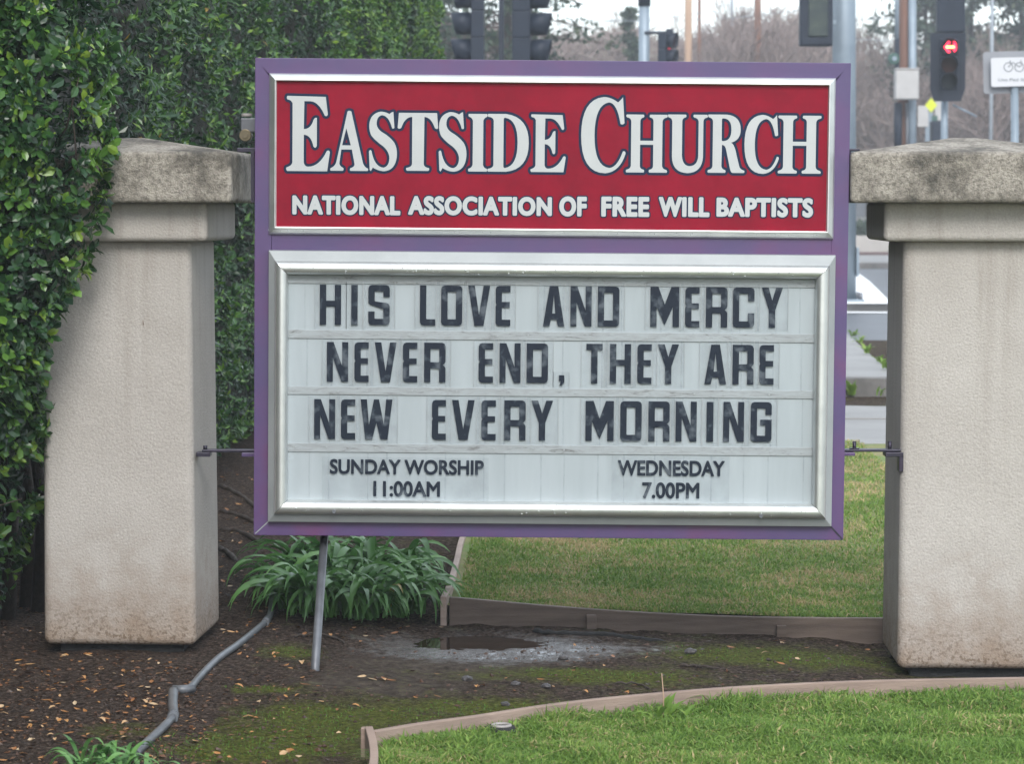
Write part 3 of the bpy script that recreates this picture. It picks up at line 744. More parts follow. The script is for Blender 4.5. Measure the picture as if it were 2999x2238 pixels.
SER = {
'E': 'M .02 1 L .90 .99 L .95 .76 Q .93 .72 .88 .74 Q .74 .925 .55 .93 L .41 .93 L .40 .56 Q .56 .56 .62 .68 Q .65 .72 .70 .71 L .70 .34 Q .67 .29 .62 .33 Q .57 .48 .40 .485 L .40 .12 Q .42 .06 .50 .06 Q .76 .06 .93 .27 Q .99 .29 1 .25 L .94 0 L .02 0 Q -.02 .03 .01 .05 Q .13 .07 .14 .12 L .14 .90 Q .10 .95 .03 .95 Q -.01 .97 .02 1 Z',
'A': 'M .45 .99 Q .49 1.01 .55 .99 L .86 .14 Q .90 .06 1 .04 Q 1.01 0 .97 0 L .53 0 Q .50 .04 .55 .05 Q .65 .07 .64 .12 L .57 .355 L .29 .355 L .24 .13 Q .24 .08 .34 .05 Q .37 .02 .33 0 L .01 0 Q -.02 .04 .03 .05 Q .13 .08 .16 .15 Z M .42 .71 L .54 .425 L .31 .425 Z',
'S': 'M .86 1 L .90 .73 Q .88 .71 .82 .72 Q .70 .93 .46 .94 Q .27 .92 .27 .80 Q .27 .72 .45 .66 Q .75 .58 .90 .48 Q 1.02 .38 .99 .24 Q .94 .02 .55 0 Q .35 0 .14 .06 L .07 0 L .03 .02 L 0 .33 Q .04 .37 .09 .34 Q .2 .07 .52 .06 Q .72 .08 .73 .22 Q .72 .33 .5 .42 Q .2 .52 .08 .60 Q 0 .68 .01 .78 Q .03 .96 .40 1 Q .58 1 .72 .96 L .80 .99 Z',
'T': 'M .03 1 L .97 1 L 1 .74 Q .97 .71 .92 .74 Q .82 .93 .66 .93 L .65 .12 Q .66 .06 .78 .05 Q .8 .02 .76 0 L .24 0 Q .2 .02 .22 .05 Q .35 .06 .36 .12 L .36 .93 Q .18 .93 .09 .74 Q .04 .71 0 .74 Z',
'I': 'M .05 1 L .95 1 Q 1 .97 .95 .95 Q .8 .93 .77 .88 L .77 .12 Q .8 .06 .95 .05 Q 1 .02 .95 0 L .05 0 Q 0 .02 .05 .05 Q .2 .06 .25 .12 L .25 .88 Q .2 .94 .05 .95 Q 0 .98 .05 1 Z',
'D': 'M .02 1 L .45 1 Q 1 .95 1 .5 Q 1 .04 .45 0 L .02 0 Q -.01 .03 .02 .05 Q .14 .06 .15 .12 L .15 .88 Q .14 .94 .02 .95 Q -.01 .98 .02 1 Z M .43 .935 Q .73 .9 .73 .5 Q .73 .1 .43 .065 Q .39 .065 .39 .1 L .39 .9 Q .39 .935 .43 .935 Z',
'C': 'M .93 1 L .97 .66 Q .93 .63 .88 .65 Q .8 .92 .62 .93 Q .30 .9 .30 .5 Q .30 .09 .64 .07 Q .82 .08 .94 .29 Q 1 .3 1 .26 Q .88 .02 .55 0 Q 0 0 0 .5 Q 0 .97 .50 1 Q .66 1 .82 .93 Q .88 .96 .93 1 Z',
'H': 'M .01 1 L .42 1 Q .45 .97 .42 .95 Q .34 .94 .34 .88 L .34 .55 L .66 .55 L .66 .88 Q .66 .94 .58 .95 Q .55 .97 .58 1 L .99 1 Q 1.02 .97 .98 .95 Q .89 .94 .88 .88 L .88 .12 Q .89 .06 .98 .05 Q 1.02 .02 .99 0 L .57 0 Q .54 .03 .57 .05 Q .66 .06 .66 .12 L .66 .48 L .34 .48 L .34 .12 Q .34 .06 .43 .05 Q .46 .03 .43 0 L .01 0 Q -.02 .03 .02 .05 Q .11 .06 .12 .12 L .12 .88 Q .11 .94 .02 .95 Q -.02 .97 .01 1 Z',
'U': 'M .01 1 L .45 1 Q .48 .97 .44 .95 Q .36 .94 .36 .88 L .36 .3 Q .38 .12 .56 .12 Q .76 .13 .77 .3 L .77 .88 Q .76 .94 .66 .95 Q .62 .97 .65 1 L .98 1 Q 1.02 .97 .98 .95 Q .89 .94 .89 .88 L .89 .28 Q .87 .01 .5 0 Q .12 .01 .11 .28 L .11 .88 Q .1 .94 .02 .95 Q -.02 .98 .01 1 Z',
'R': 'M .01 1 L .5 1 Q .88 .98 .88 .74 Q .88 .56 .62 .52 Q .72 .5 .78 .3 L .86 .1 Q .89 .06 .99 .04 Q 1.01 .01 .97 0 L .68 0 Q .63 0 .60 .08 L .50 .38 Q .47 .48 .38 .48 L .37 .12 Q .38 .06 .47 .05 Q .5 .03 .47 0 L .01 0 Q -.02 .03 .02 .05 Q .12 .06 .13 .12 L .13 .88 Q .12 .94 .02 .95 Q -.02 .98 .01 1 Z M .41 .935 Q .63 .93 .63 .74 Q .63 .55 .41 .545 Q .37 .545 .37 .57 L .37 .91 Q .37 .935 .41 .935 Z'}
def r2(px, zx=2.214, ox=700): return ox + px/zx
hdr = [('E',310,590,620,1110,0),('A',595,838,716,1108,0),('S',845,1025,722,1110,0),('T',1030,1290,730,1108,0),('S',1297,1475,725,1113,0),('I',1485,1612,737,1112,0),('D',1612,1877,737,1114,0),('E',1893,2117,740,1116,0),
       ('C',243,545,668,1198,1),('H',553,832,790,1193,1),('U',840,1110,790,1197,1),('R',1015,1368,790,1195,1),('C',1370,1603,792,1202,1),('H',1603,1893,797,1200,1)]
hdr[11] = ('R',1118,1368,790,1195,1)
def segs_of(polys):
    out = []
    for pl in polys:
        for i in range(len(pl)): out.append((pl[i], pl[(i+1) % len(pl)]))
    return np.array(out)
def grow(segs, r, cell):
    """outline polygons of a shape (segments, even-odd) dilated by r: distance field + marching squares"""
    a, b_ = segs[:, 0], segs[:, 1]
    lo = segs.reshape(-1, 2).min(0) - r - 3*cell; hi = segs.reshape(-1, 2).max(0) + r + 3*cell
    gx = np.arange(lo[0], hi[0], cell); gy = np.arange(lo[1], hi[1], cell)
    f = np.full((len(gx), len(gy)), 1e9); ins = np.zeros((len(gx), len(gy)), bool); X, Y = np.meshgrid(gx, gy, indexing='ij')
    for (p, q) in zip(a, b_):
        d = q-p; L2 = float(d@d)
        if L2 < 1e-14: continue
        t = np.clip(((X-p[0])*d[0] + (Y-p[1])*d[1])/L2, 0, 1)
        f = np.minimum(f, (X-p[0]-t*d[0])**2 + (Y-p[1]-t*d[1])**2)
        if p[1] != q[1]:
            c = ((p[1] > Y) != (q[1] > Y)) & (X < (q[0]-p[0])*(Y-p[1])/(q[1]-p[1]) + p[0]); ins ^= c
    f = np.sqrt(f); f[ins] *= -1; f -= r
    f[np.abs(f) < 1e-9] = 1e-9
    neg = f < 0; nxt = {}
    ci, cj = np.where(~((neg[:-1, :-1] == neg[1:, :-1]) & (neg[1:, :-1] == neg[1:, 1:]) & (neg[1:, 1:] == neg[:-1, 1:])))
    E = {}
    def ept(i0, j0, i1, j1):
        k = (min(i0, i1), min(j0, j1), i0 != i1)
        if k not in E:
            t = f[i0, j0]/(f[i0, j0]-f[i1, j1]); E[k] = (gx[i0]+(gx[i1]-gx[i0])*t, gy[j0]+(gy[j1]-gy[j0])*t)
        return k
    adj = {}
    for i, j in zip(ci.tolist(), cj.tolist()):
        cs = [(i, j), (i+1, j), (i+1, j+1), (i, j+1)]; ks = []
        for k in range(4):
            p, q = cs[k], cs[(k+1) % 4]
            if neg[p] != neg[q]: ks.append((ept(*p, *q), neg[p]))
        if len(ks) == 2: pr = [(ks[0][0], ks[1][0])]
        else: pr = [(ks[0][0], ks[1][0]), (ks[2][0], ks[3][0])] if not ks[0][1] else [(ks[3][0], ks[0][0]), (ks[1][0], ks[2][0])]
        for u, v in pr: adj.setdefault(u, []).append(v); adj.setdefault(v, []).append(u)
    seen = set(); polys = []
    for k0 in adj:
        if k0 in seen: continue
        loop = [k0]; seen.add(k0); cur = k0
        while True:
            nx_ = [v for v in adj[cur] if v not in seen]
            if not nx_: break
            cur = nx_[0]; seen.add(cur); loop.append(cur)
        pts = [E[k] for k in loop]
        if len(pts) < 8: continue
        # drop points that lie on a straight run
        out = []; m = len(pts); anchor = pts[0]; out.append(anchor); i = 1
        while i < m:
            j = i
            while j+1 < m and j-i < 60:
                q = pts[j+1]; dx, dy = q[0]-anchor[0], q[1]-anchor[1]; ll = math.hypot(dx, dy)+1e-12
                if max(abs((pts[t_][0]-anchor[0])*dy - (pts[t_][1]-anchor[1])*dx)/ll for t_ in range(i, j+1)) > cell*.12: break
                j += 1
            anchor = pts[j]; out.append(anchor); i = j+1
        if len(out) > 2: polys.append(out)
    return polys
def text_segs(s):
    v, f = text_mesh(s, 0.0); e = {}
    key = lambda p: (round(p[0], 5), round(p[1], 5))
    for fa in f:
        for i in range(len(fa)):
            p, q = key(v[fa[i]]), key(v[fa[(i+1) % len(fa)]])
            if p == q: continue
            k = (min(p, q), max(p, q)); e[k] = e.get(k, 0)+1
    return np.array([k for k, c in e.items() if c == 1])
def bold_text(s, tgt, r):
    sg = text_segs(s); lo = sg.reshape(-1, 2).min(0); hi = sg.reshape(-1, 2).max(0)
    t0 = np.array([tgt[0]+r, tgt[2]+r]); t1 = np.array([tgt[1]-r, tgt[3]-r])
    return (sg-lo)/(hi-lo)*(t1-t0)+t0
SPACE = [1.0]
def text_mesh(s, off, size=1.0, ext=0.0):
    fc = bpy.data.curves.new('tmp', 'FONT'); fc.body = s; fc.size = size; fc.offset = off; fc.extrude = ext; fc.resolution_u = 6; fc.space_character = SPACE[0]
    ob = bpy.data.objects.new('tmp', fc); me = bpy.data.meshes.new_from_object(ob)
    v = [tuple(x.co) for x in me.vertices]; f = [tuple(p.vertices) for p in me.polygons]
    bpy.data.objects.remove(ob); bpy.data.curves.remove(fc); bpy.data.meshes.remove(me)
    return v, f
for idx, (ch, a, b_, c, d, k) in enumerate(hdr):
    if k: X0, X1, Y0, Y1 = 1600+a/2.36, 1600+b_/2.36, c/2.36, d/2.36
    else: X0, X1, Y0, Y1 = 700+a/2.214, 700+b_/2.214, c/2.214, d/2.214
    (lx0, lz1), (lx1, lz0) = L(X0, Y0), L(X1, Y1)
    pl = [[(lx0+(lx1-lx0)*x, lz0+(lz1-lz0)*y) for x, y in p] for p in parse(SER[ch])]
    v, f = curve_mesh(pl, 0, 0)
    stag = 0.00012*(idx % 2)
    o = spart('letter', MB().add([(p[0], -0.0142-stag*0.5, p[1]) for p in v], f), M['lettering'])
    v, f = curve_mesh(grow(segs_of(pl), 0.0102, 0.0016), 0, 0)
    spart('letter_outline', MB().add([(p[0], -0.0131-stag, p[1]) for p in v], f), M['navy'], o)
def fit(v, bb, tgt):
    sx = (tgt[1]-tgt[0])/(bb[1]-bb[0]); sz = (tgt[3]-tgt[2])/(bb[3]-bb[2])
    return [(tgt[0]+(p[0]-bb[0])*sx, tgt[2]+(p[1]-bb[2])*sz) for p in v]
def bbox(v): return (min(p[0] for p in v), max(p[0] for p in v), min(p[1] for p in v), max(p[1] for p in v))
def word(s, X0, X1, Y0, Y1, r, y, mat, outline=None, name='lettering', parent=None):
    (lx0, lz1), (lx1, lz0) = L(X0, Y0), L(X1, Y1)
    sg = bold_text(s, (lx0, lx1, lz0, lz1), r)
    v, f = curve_mesh(grow(sg, r, 0.0011), 0, 0)
    o = spart(name, MB().add([(p[0], y, p[1]) for p in v], f), mat, parent)
    if outline:
        v, f = curve_mesh(grow(sg, r+outline, 0.0013), 0, 0)
        spart('lettering_outline', MB().add([(p[0], y+0.0012, p[1]) for p in v], f), M['navy'], o)
    return o
def sl(y, x, s=0.0072): return y + (x-857)*s*0.72
SPACE[0] = 1.10
for s, a, b_ in (('NATIONAL',857,1173),('ASSOCIATION',1196,1616),('OF',1638,1718),('FREE',1761,1901),('WILL',1929,2077),('BAPTISTS',2098,2380)):
    m_ = (a+b_)/2; word(s, a, b_, sl(570, m_), sl(630, m_), 0.0047, -0.0144, M['lettering'], 0.0052)
SPACE[0] = 1.0
# block letters on cards
def G2(ch, w, h, t=18.5):
    c = 10.0; q = 5.0
    def oc(x0, y0, x1, y1, cc, tl=1, tr=1, br=1, bl=1):
        p = []
        p += [(x0+cc, y1), ] if tl else [(x0, y1)]
        p += [(x1-cc, y1), (x1-cc*.3, y1-cc*.3), (x1, y1-cc)] if tr else [(x1, y1)]
        p += [(x1, y0+cc), (x1-cc*.3, y0+cc*.3), (x1-cc, y0)] if br else [(x1, y0)]
        p += [(x0+cc, y0), (x0+cc*.3, y0+cc*.3), (x0, y0+cc)] if bl else [(x0, y0)]
        if tl: p += [(x0, y1-cc), (x0+cc*.3, y1-cc*.3)]
        return p
    m = h*0.53
    if ch == 'I': return [[(0,0),(w,0),(w,h),(0,h)]]
    if ch == 'H': return [[(0,0),(t,0),(t,m-t*.45),(w-t,m-t*.45),(w-t,0),(w,0),(w,h),(w-t,h),(w-t,m+t*.45),(t,m+t*.45),(t,h),(0,h)]]
    if ch == 'L': return [[(0,h),(0,c),(c*.3,c*.3),(c,0),(w,0),(w,t),(t+2,t),(t,t+2),(t,h)]]
    if ch == 'O': return [oc(0,0,w,h,c), oc(t,t,w-t,h-t,1.5)]
    if ch == 'D': return [oc(0,0,w,h,c,0,1,1,0), oc(t,t,w-t,h-t,1.5)]
    if ch == 'V':
        b0 = w*0.5-t*.72; b1 = w*0.5+t*.72
        return [[(0,h),(b0,0),(b1,0),(w,h),(w-t*1.03,h),(w*.5,h*.27),(t*1.03,h)]]
    if ch == 'A': return [[(0,0),(w*.5-t*.68,h),(w*.5+t*.68,h),(w,0),(w-t,0),(w-t*1.25,h*.17),(t*1.25,h*.17),(t,0)], [(t*1.45,h*.17+t*.95),(w-t*1.45,h*.17+t*.95),(w*.5,h*.80)]]
    if ch == 'E': return [[(w,h),(c,h),(c*.3,h-c*.3),(0,h-c),(0,m+6),(3,m),(0,m-6),(0,c),(c*.3,c*.3),(c,0),(w,0),(w,t),(t,t),(t,m-t*.45),(w-2,m-t*.45),(w-2,m+t*.45),(t,m+t*.45),(t,h-t),(w,h-t)]]
    if ch == 'N': return [[(0,0),(t*.95,0),(t*.95,h*.60),(w-t*1.05,0),(w,0),(w,h),(w-t*.95,h),(w-t*.95,h*.40),(t*1.05,h),(0,h)]]
    if ch == 'M': return [[(0,0),(t,0),(t,h*.50),(w*.5-1,h*.06),(w*.5+1,h*.06),(w-t,h*.50),(w-t,0),(w,0),(w,h),(w-t*1.25,h),(w*.5,h*.56),(t*1.25,h),(0,h)]]
    if ch == 'W': return [[(0,h),(w*.15,0),(w*.37,0),(w*.5,h*.42),(w*.63,0),(w*.85,0),(w,h),(w-t*1.0,h),(w*.735,h*.36),(w*.5+t*.4,h),(w*.5-t*.4,h),(w*.265,h*.36),(t*1.0,h)]]
    if ch == 'T': return [[(0,h),(0,h-t),(w*.5-t*.5,h-t),(w*.5-t*.5,0),(w*.5+t*.5,0),(w*.5+t*.5,h-t),(w,h-t),(w,h)]]
    if ch == 'Y': return [[(0,h),(w*.5-t*.5,h*.44),(w*.5-t*.5,0),(w*.5+t*.5,0),(w*.5+t*.5,h*.44),(w,h),(w-t*1.08,h),(w*.5,h*.68),(t*1.08,h)]]
    if ch == 'R':
        mm = h*.43
        return [[(0,0),(t,0),(t,mm-t*.5),(w-t-3,mm-t*.5),(w-t,mm-t*.5-4),(w-t,0),(w,0),(w,mm-8),(w-3,mm-3),(w-8,mm+1),(w-3,mm+5),(w,mm+11),(w,h-c),(w-c*.3,h-c*.3),(w-c,h),(0,h)], [(t,mm+t*.5),(w-t-2,mm+t*.5),(w-t,mm+t*.5+2),(w-t,h-t),(t,h-t)]]
    if ch == 'C': return [[(w,h*.66),(w,h-c),(w-c*.3,h-c*.3),(w-c,h),(c,h),(c*.3,h-c*.3),(0,h-c),(0,c),(c*.3,c*.3),(c,0),(w-c,0),(w-c*.3,c*.3),(w,c),(w,h*.36),(w-t,h*.36),(w-t,t),(t,t),(t,h-t),(w-t,h-t),(w-t,h*.66)]]
    if ch == 'G': return [[(w,h*.68),(w,h-c),(w-c*.3,h-c*.3),(w-c,h),(c,h),(c*.3,h-c*.3),(0,h-c),(0,c),(c*.3,c*.3),(c,0),(w-c,0),(w-c*.3,c*.3),(w,c),(w,h*.56),(w*.46,h*.56),(w*.46,h*.42),(w-t,h*.42),(w-t,t),(t,t),(t,h-t),(w-t,h-t),(w-t,h*.68)]]
    if ch == 'S': return [[(w,h*.70),(w,h-c),(w-c*.3,h-c*.3),(w-c,h),(c,h),(c*.3,h-c*.3),(0,h-c),(0,h*.58),(c*.3,h*.58-c*.7),(c,h*.58-c),(w-t-2,h*.41),(w-t,h*.39),(w-t,t),(t,t),(t,h*.34),(0,h*.34),(0,c),(c*.3,c*.3),(c,0),(w-c,0),(w-c*.3,c*.3),(w,c),(w,h*.47),(w-c*.3,h*.47+c*.7),(w-c,h*.47+c),(t+2,h*.59),(t,h*.61),(t,h-t),(w-t,h-t),(w-t,h*.70)]]
    if ch == ',': return [[(2,h),(w,h),(w,h*.35),(w*.55,0),(w*.2,0),(w*.45,h*.45),(2,h*.45)]]
Z3 = 2.7675
def a3(x): return 760+x/Z3
def a4(x): return 1560+x/2.3553
def a6(x): return 1660+x/2.6357
rows_ = [
 (833, 950.5, [('H',a3(493),a3(665)),('I',a3(747),a3(799)),('S',a3(885),a3(1058)),('L',a3(1303),a3(1427)),('O',a3(1475),a3(1645)),('V',a3(1693),a3(1870)),('E',a3(1915),a3(2035)),
              ('A',a4(73),a4(220)),('N',a4(262),a4(407)),('D',a4(450),a4(598)),('M',a4(812),a4(1010)),('E',a4(1052),a4(1150)),('R',a4(1195),a4(1342)),('C',a4(1380),a4(1528)),('Y',a4(1578),a4(1723))]),
 (1000.5, 1117, [('N',a3(550),a3(722)),('E',a3(773),a3(888)),('V',a3(937),a3(1113)),('E',a3(1165),a3(1282)),('R',a3(1337),a3(1510)),('E',a3(1778),a3(1895)),('N',a3(1948),a3(2117)),('D',1543,a4(107)),
               ('T',a4(370),a4(482)),('H',a4(533),a4(678)),('E',a4(722),a4(820)),('Y',a4(862),a4(1008)),('A',a4(1185),a4(1335)),('R',a4(1378),a4(1523)),('E',a4(1562),a4(1662))]),
 (1167.5, 1285, [('N',a3(447),a3(617)),('E',a3(664),a3(780)),('W',a3(822),a3(1080)),('E',a3(1400),a3(1513)),('V',a3(1562),a3(1745)),('E',a3(1800),a3(1917)),('R',a3(1985),a3(2158)),('Y',1556,1620),
               ('M',a6(145),a6(363)),('O',a6(413),a6(578)),('R',a6(630),a6(793)),('N',a6(840),a6(1002)),('I',a6(1078),a6(1130)),('N',a6(1207),a6(1367)),('G',a6(1418),a6(1580))])]
pxm = F/YS
def place_letter(ch, X0, X1, Y0, Y1):
    slope = (X0-900)*0.0077*0.9
    (lx0, lz1), (lx1, lz0) = L(X0, Y0+slope), L(X1, Y1+slope)
    w, h = X1-X0, Y1-Y0
    pl = [[(lx0+x/pxm, lz0+y/pxm) for x, y in p] for p in G2(ch, w, h)]
    v, f = curve_mesh(pl, 0, 0.0007)
    if ch == ',': tw = 0.012
    card = spart('letter_card', MB().box(lx0-0.020, lx1+0.020, -0.0205, -0.0195, lz0-0.014, lz1+0.014), M['tile'])
    spart('letter', MB().add([(p[0], -0.0215+p[2], p[1]) for p in v], f), M['letter'], card)
    for xe in (lx0-0.020, lx1+0.0182):
        spart('card_edge', MB().box(xe, xe+0.0018, -0.0209, -0.0191, lz0-0.014, lz1+0.014), M['tile_edge'], card)
for Y0, Y1, ls in rows_:
    for ch, X0, X1 in ls: place_letter(ch, X0, X1, Y0, Y1)
place_letter(',', a4(176), a4(218), 1093, 1124)
for (X0, X1, Y0, Y1, wds) in ((944, 1431, 1336, 1466, [('SUNDAY WORSHIP', 967, 1417, 1343, 1391), ('11:00AM', 1094, 1289, 1407, 1455)]),
                              (1791, 2134, 1332, 1470, [('WEDNESDAY', 1809, 2121, 1346, 1395), ('7.00PM', 1880, 2047, 1411, 1460)])):
    (lx0, lz1), (lx1, lz0) = L(X0, Y0), L(X1, Y1)
    card = spart('letter_card', MB().box(lx0, lx1, -0.0205, -0.0195, lz0, lz1), M['tile'])
    for s, a, b_, c, d in wds:
        word(s, a, b_, c, d, 0.0023, -0.0213, M['letter'], parent=card)
# droplets and bolts on the bezel
mb = MB()
for i in range(150):
    top = random.random() < 0.5
    x = random.uniform(Rz[0]+0.03, Rz[1]-0.03)
    if top: zc_ = Rw[3] + random.uniform(0.006, 0.035); t = (Rz[3]-zc_)/(Rz[3]-Rw[3])
    else: zc_ = Rw[2] - random.uniform(0.008, 0.045); t = (zc_-Rz[2])/(Rw[2]-Rz[2])
    t = min(max(t, 0.02), 0.98); a = math.acos(1-2*t); d = -0.040-0.030*math.sin(a)**0.8
    mb.sphere((x, d, zc_), random.uniform(0.0012, 0.0032), 6)
for i in range(60):
    mb.sphere((random.uniform(Rh[0], Rh[1]), -0.026, Rh[2]+0.012+random.uniform(0, .012)), random.uniform(0.001, 0.0024), 6)
tag(spart('water_drops', mb, M['drop']), kind='stuff')
for X, Yp in ((981, 1493), (2224, 1506)):
    x, z = L(X, Yp); spart('bolt', MB().tube([(x, -0.062, z), (x, -0.074, z)], 0.0075, 10), M['steel'])
# brackets, top hangers, electrical fitting (all fixed to the sign)
def W2L(v): return SI @ Vector(v)
def wpart(name, mb, mat, bevel=0):      # world-space mesh -> sign part
    mb.v = [tuple(W2L(v)) for v in mb.v]; return spart(name, mb, mat, bevel=bevel)
a = P(590, 1306, 11.25); b_ = P(742, 1306, 11.0)
wpart('bracket', MB().box(-1.218, -0.985, 11.02, 11.07, a.z-0.006, a.z+0.004), M['dark_steel'], 0.002)
wpart('bracket', MB().box(-1.240, -1.185, 11.02, 11.09, a.z-0.024, a.z-0.007), M['dark_steel'], 0.002)
wpart('bracket', MB().box(-1.06, -0.99, 11.0, 11.05, a.z-0.022, a.z-0.007), M['purple'], 0.002)
wpart('bolt', MB().tube([(-1.205, 11.03, a.z+0.004), (-1.205, 11.03, a.z+0.02)], 0.009, 6), M['dark_steel'])
c_ = P(2610, 1313, 11.1)
wpart('bracket', MB().box(1.298, c_.x+0.035, 11.02, 11.07, c_.z-0.008, c_.z+0.002), M['dark_steel'], 0.002)
wpart('bracket', MB().box(1.298, 1.345, 11.0, 11.06, c_.z-0.022, c_.z-0.009), M['purple'], 0.002)
wpart('bracket', MB().box(c_.x-0.035, c_.x+0.035, 11.0, 11.09, c_.z-0.026, c_.z-0.009), M['dark_steel'], 0.002)
wpart('bracket', MB().box(c_.x+0.018, c_.x+0.035, 11.0, 11.06, c_.z-0.085, c_.z-0.02), M['dark_steel'], 0.002)
for px in (2502, 2606): q_ = P(px, 1300, 11.04); wpart('bolt', MB().tube([(q_.x, 11.04, q_.z-0.03), (q_.x, 11.04, q_.z+0.010)], 0.008, 6), M['dark_steel'])
q_ = P(2502, 1301, 11.04); wpart('washer', MB().tube([(q_.x, 11.04, c_.z+0.003), (q_.x, 11.04, c_.z+0.006)], 0.02, 12), M['dark_steel'])
h0 = P(695, 442, 10.95)
wpart('hanger_strap', MB().box(h0.x, -0.99, 10.93, 10.98, h0.z-0.004, h0.z+0.012), M['dark_steel'], 0.002)
h1 = P(2498, 440, 10.95)
wpart('hanger_strap', MB().box(1.295, 1.345, 10.93, 10.98, h1.z-0.003, h1.z+0.006), M['dark_steel'], 0.002)
wpart('gap_shade_plate', MB().box(-1.008, -0.995, 10.90, 11.0, 1.74, h0.z), M['dark_steel'])  # dark plates added for the shade between caps and sign
wpart('gap_shade_plate', MB().box(1.2985, 1.3035, 10.86, 11.0, 1.74, h1.z-0.004), M['dark_steel'])
e1 = P(723, 341, 10.98); e2 = P(720, 396, 10.98)
wpart('conduit_box', MB().box(e2.x-0.018, -0.985, 10.96, 11.02, e2.z+0.012, e1.z-0.006), M['steel'], 0.004)
wpart('conduit_rim', MB().tube([e1, e1+Vector((0, 0.0, 0.012))], 0.021, 16), M['lamp_white'], 0.002)
mb = MB().tube([e2+Vector((0, -0.03, 0)), e2+Vector((0, 0.03, 0))], 0.024, 18); wpart('conduit_plug', mb, M['brass'], 0.003)
wpart('conduit_plug', MB().tube([e2+Vector((0, -0.036, 0)), e2+Vector((0, -0.02, 0))], 0.012, 12), M['brass'])

# prop pole under the sign
p0 = P(923, 1962, 10.46); p1 = P(951, 1560, 10.98)
prop = MB().tube([p0 + Vector((0, 0, -0.05)), p0 + Vector((0,0,0.01)), p1], 0.0165, 14).build('prop_pole', M['steel'])
tag(prop, 'thin grey steel pole propped from the bare soil up against the underside of the sign', 'pole')

# drain pipe across the bed: two lengths and elbows
def gp(px, py, dz=0.012): g0 = G(px, py, 0.0); z = bedfine(g0.x, g0.y); g1 = G(px, py, z); g1.z = z + dz; return g1
pipe = empty('drain_pipe', gp(500, 2050), 'thin grey jointed drain pipe snaking across the leaf-strewn soil', 'pipe')
seg1 = smooth_pts([gp(799, 1745), gp(793, 1800), gp(776, 1832), gp(700, 1895), gp(640, 1938), gp(592, 1985), gp(556, 2028)], 5)
MB().tube(seg1, 0.0135, 12).build('pipe_length', M['plastic_pipe'], pipe)
seg2 = smooth_pts([gp(508, 2036), gp(506, 2070), gp(509, 2108)], 4)
MB().tube(seg2, 0.0175, 12).build('pipe_length', M['plastic_pipe'], pipe)
seg3 = smooth_pts([gp(507, 2112), gp(470, 2150), gp(435, 2182), gp(395, 2222)], 4)
MB().tube(seg3, 0.0145, 12).build('pipe_length', M['plastic_pipe'], pipe)
MB().tube([gp(566, 2028), gp(535, 2032, 0.014), gp(508, 2032, 0.014)], 0.0155, 12).build('elbow', M['plastic_pipe'], pipe)
MB().tube([gp(508, 2102), gp(505, 2116)], 0.019, 12).build('collar', M['plastic_pipe'], pipe)
MB().tube([gp(784, 1822), gp(776, 1834)], 0.0165, 12).build('collar', M['plastic_pipe'], pipe)

# black strip standing in for the dark soil gap, and roots
def wiggle(name, pts, r, mat, label, cat, group=None):
    q = smooth_pts(pts, 5)
    for i in range(1, len(q)-1): q[i] = q[i] + Vector((0, 0.02*nz(i*1.3, 1, 2), 0.008*nz(i*0.9, 4, 7)))
    rr = [r*(0.7+0.5*abs(nz(i*0.7, 2, 3)))*(0.4 if i in (0, len(q)-1) else 1) for i in range(len(q))]
    return tag(MB().tube(q, rr, 8).build(name, mat), label, cat, group)
def hp(px, py, dz=0.0):
    z = -0.05
    for _ in range(4): g0 = G(px, py, z); z = bedfine(g0.x, g0.y)
    g0 = G(px, py, z); g0.z = z+dz; return g0
wiggle('root', [hp(1560,1850,.0), hp(1620,1857,.002), hp(1700,1862,.004), hp(1780,1862,.002), hp(1860,1874,.002), hp(1950,1880,-.004)], 0.016, M['rim_gap_black'], 'long black strip standing in for the dark soil gap along the rear edging board', 'root')  # dark gap in the soil laid in as a black strip
for i, (a, lab) in enumerate((([(640,1425),(680,1440),(720,1465),(750,1490)], 'dark root arching just below the hedge foot beside the left pillar'),
                     ([(642,1500),(690,1510),(745,1530)], 'dark root lying halfway between the hedge foot and the strap-leaved plants'),
                     ([(640,1610),(665,1620),(690,1645)], 'thick dark root curling next to the strap-leaved plants'),
                     ([(642,1555),(700,1560),(760,1590)], 'lowest long dark root behind the left bottom corner of the sign'))):
    wiggle('root', [hp(x, y, .002) for x, y in a], 0.02, M['root'], lab, 'root', 'surface roots under the hedge')
wiggle('twig', [hp(860,1872,.008), hp(920,1866,.012), hp(985,1876,.008), hp(1010,1890,.006)], 0.006, M['root'], 'dark twig lying across the soil beside the foot of the prop pole', 'twig', 'twigs on the soil')
wiggle('twig', [hp(1990,1955,.008), hp(2040,1958,.01), hp(2095,1964,.006)], 0.006, M['root'], 'dark twig on the mossy soil left of the right pillar', 'twig', 'twigs on the soil')
wiggle('twig', [hp(1800,2007,.006), hp(1860,2010,.01), hp(1905,2024,.006)], 0.005, M['root'], 'brown twig lying just behind the front edging board', 'twig', 'twigs on the soil')

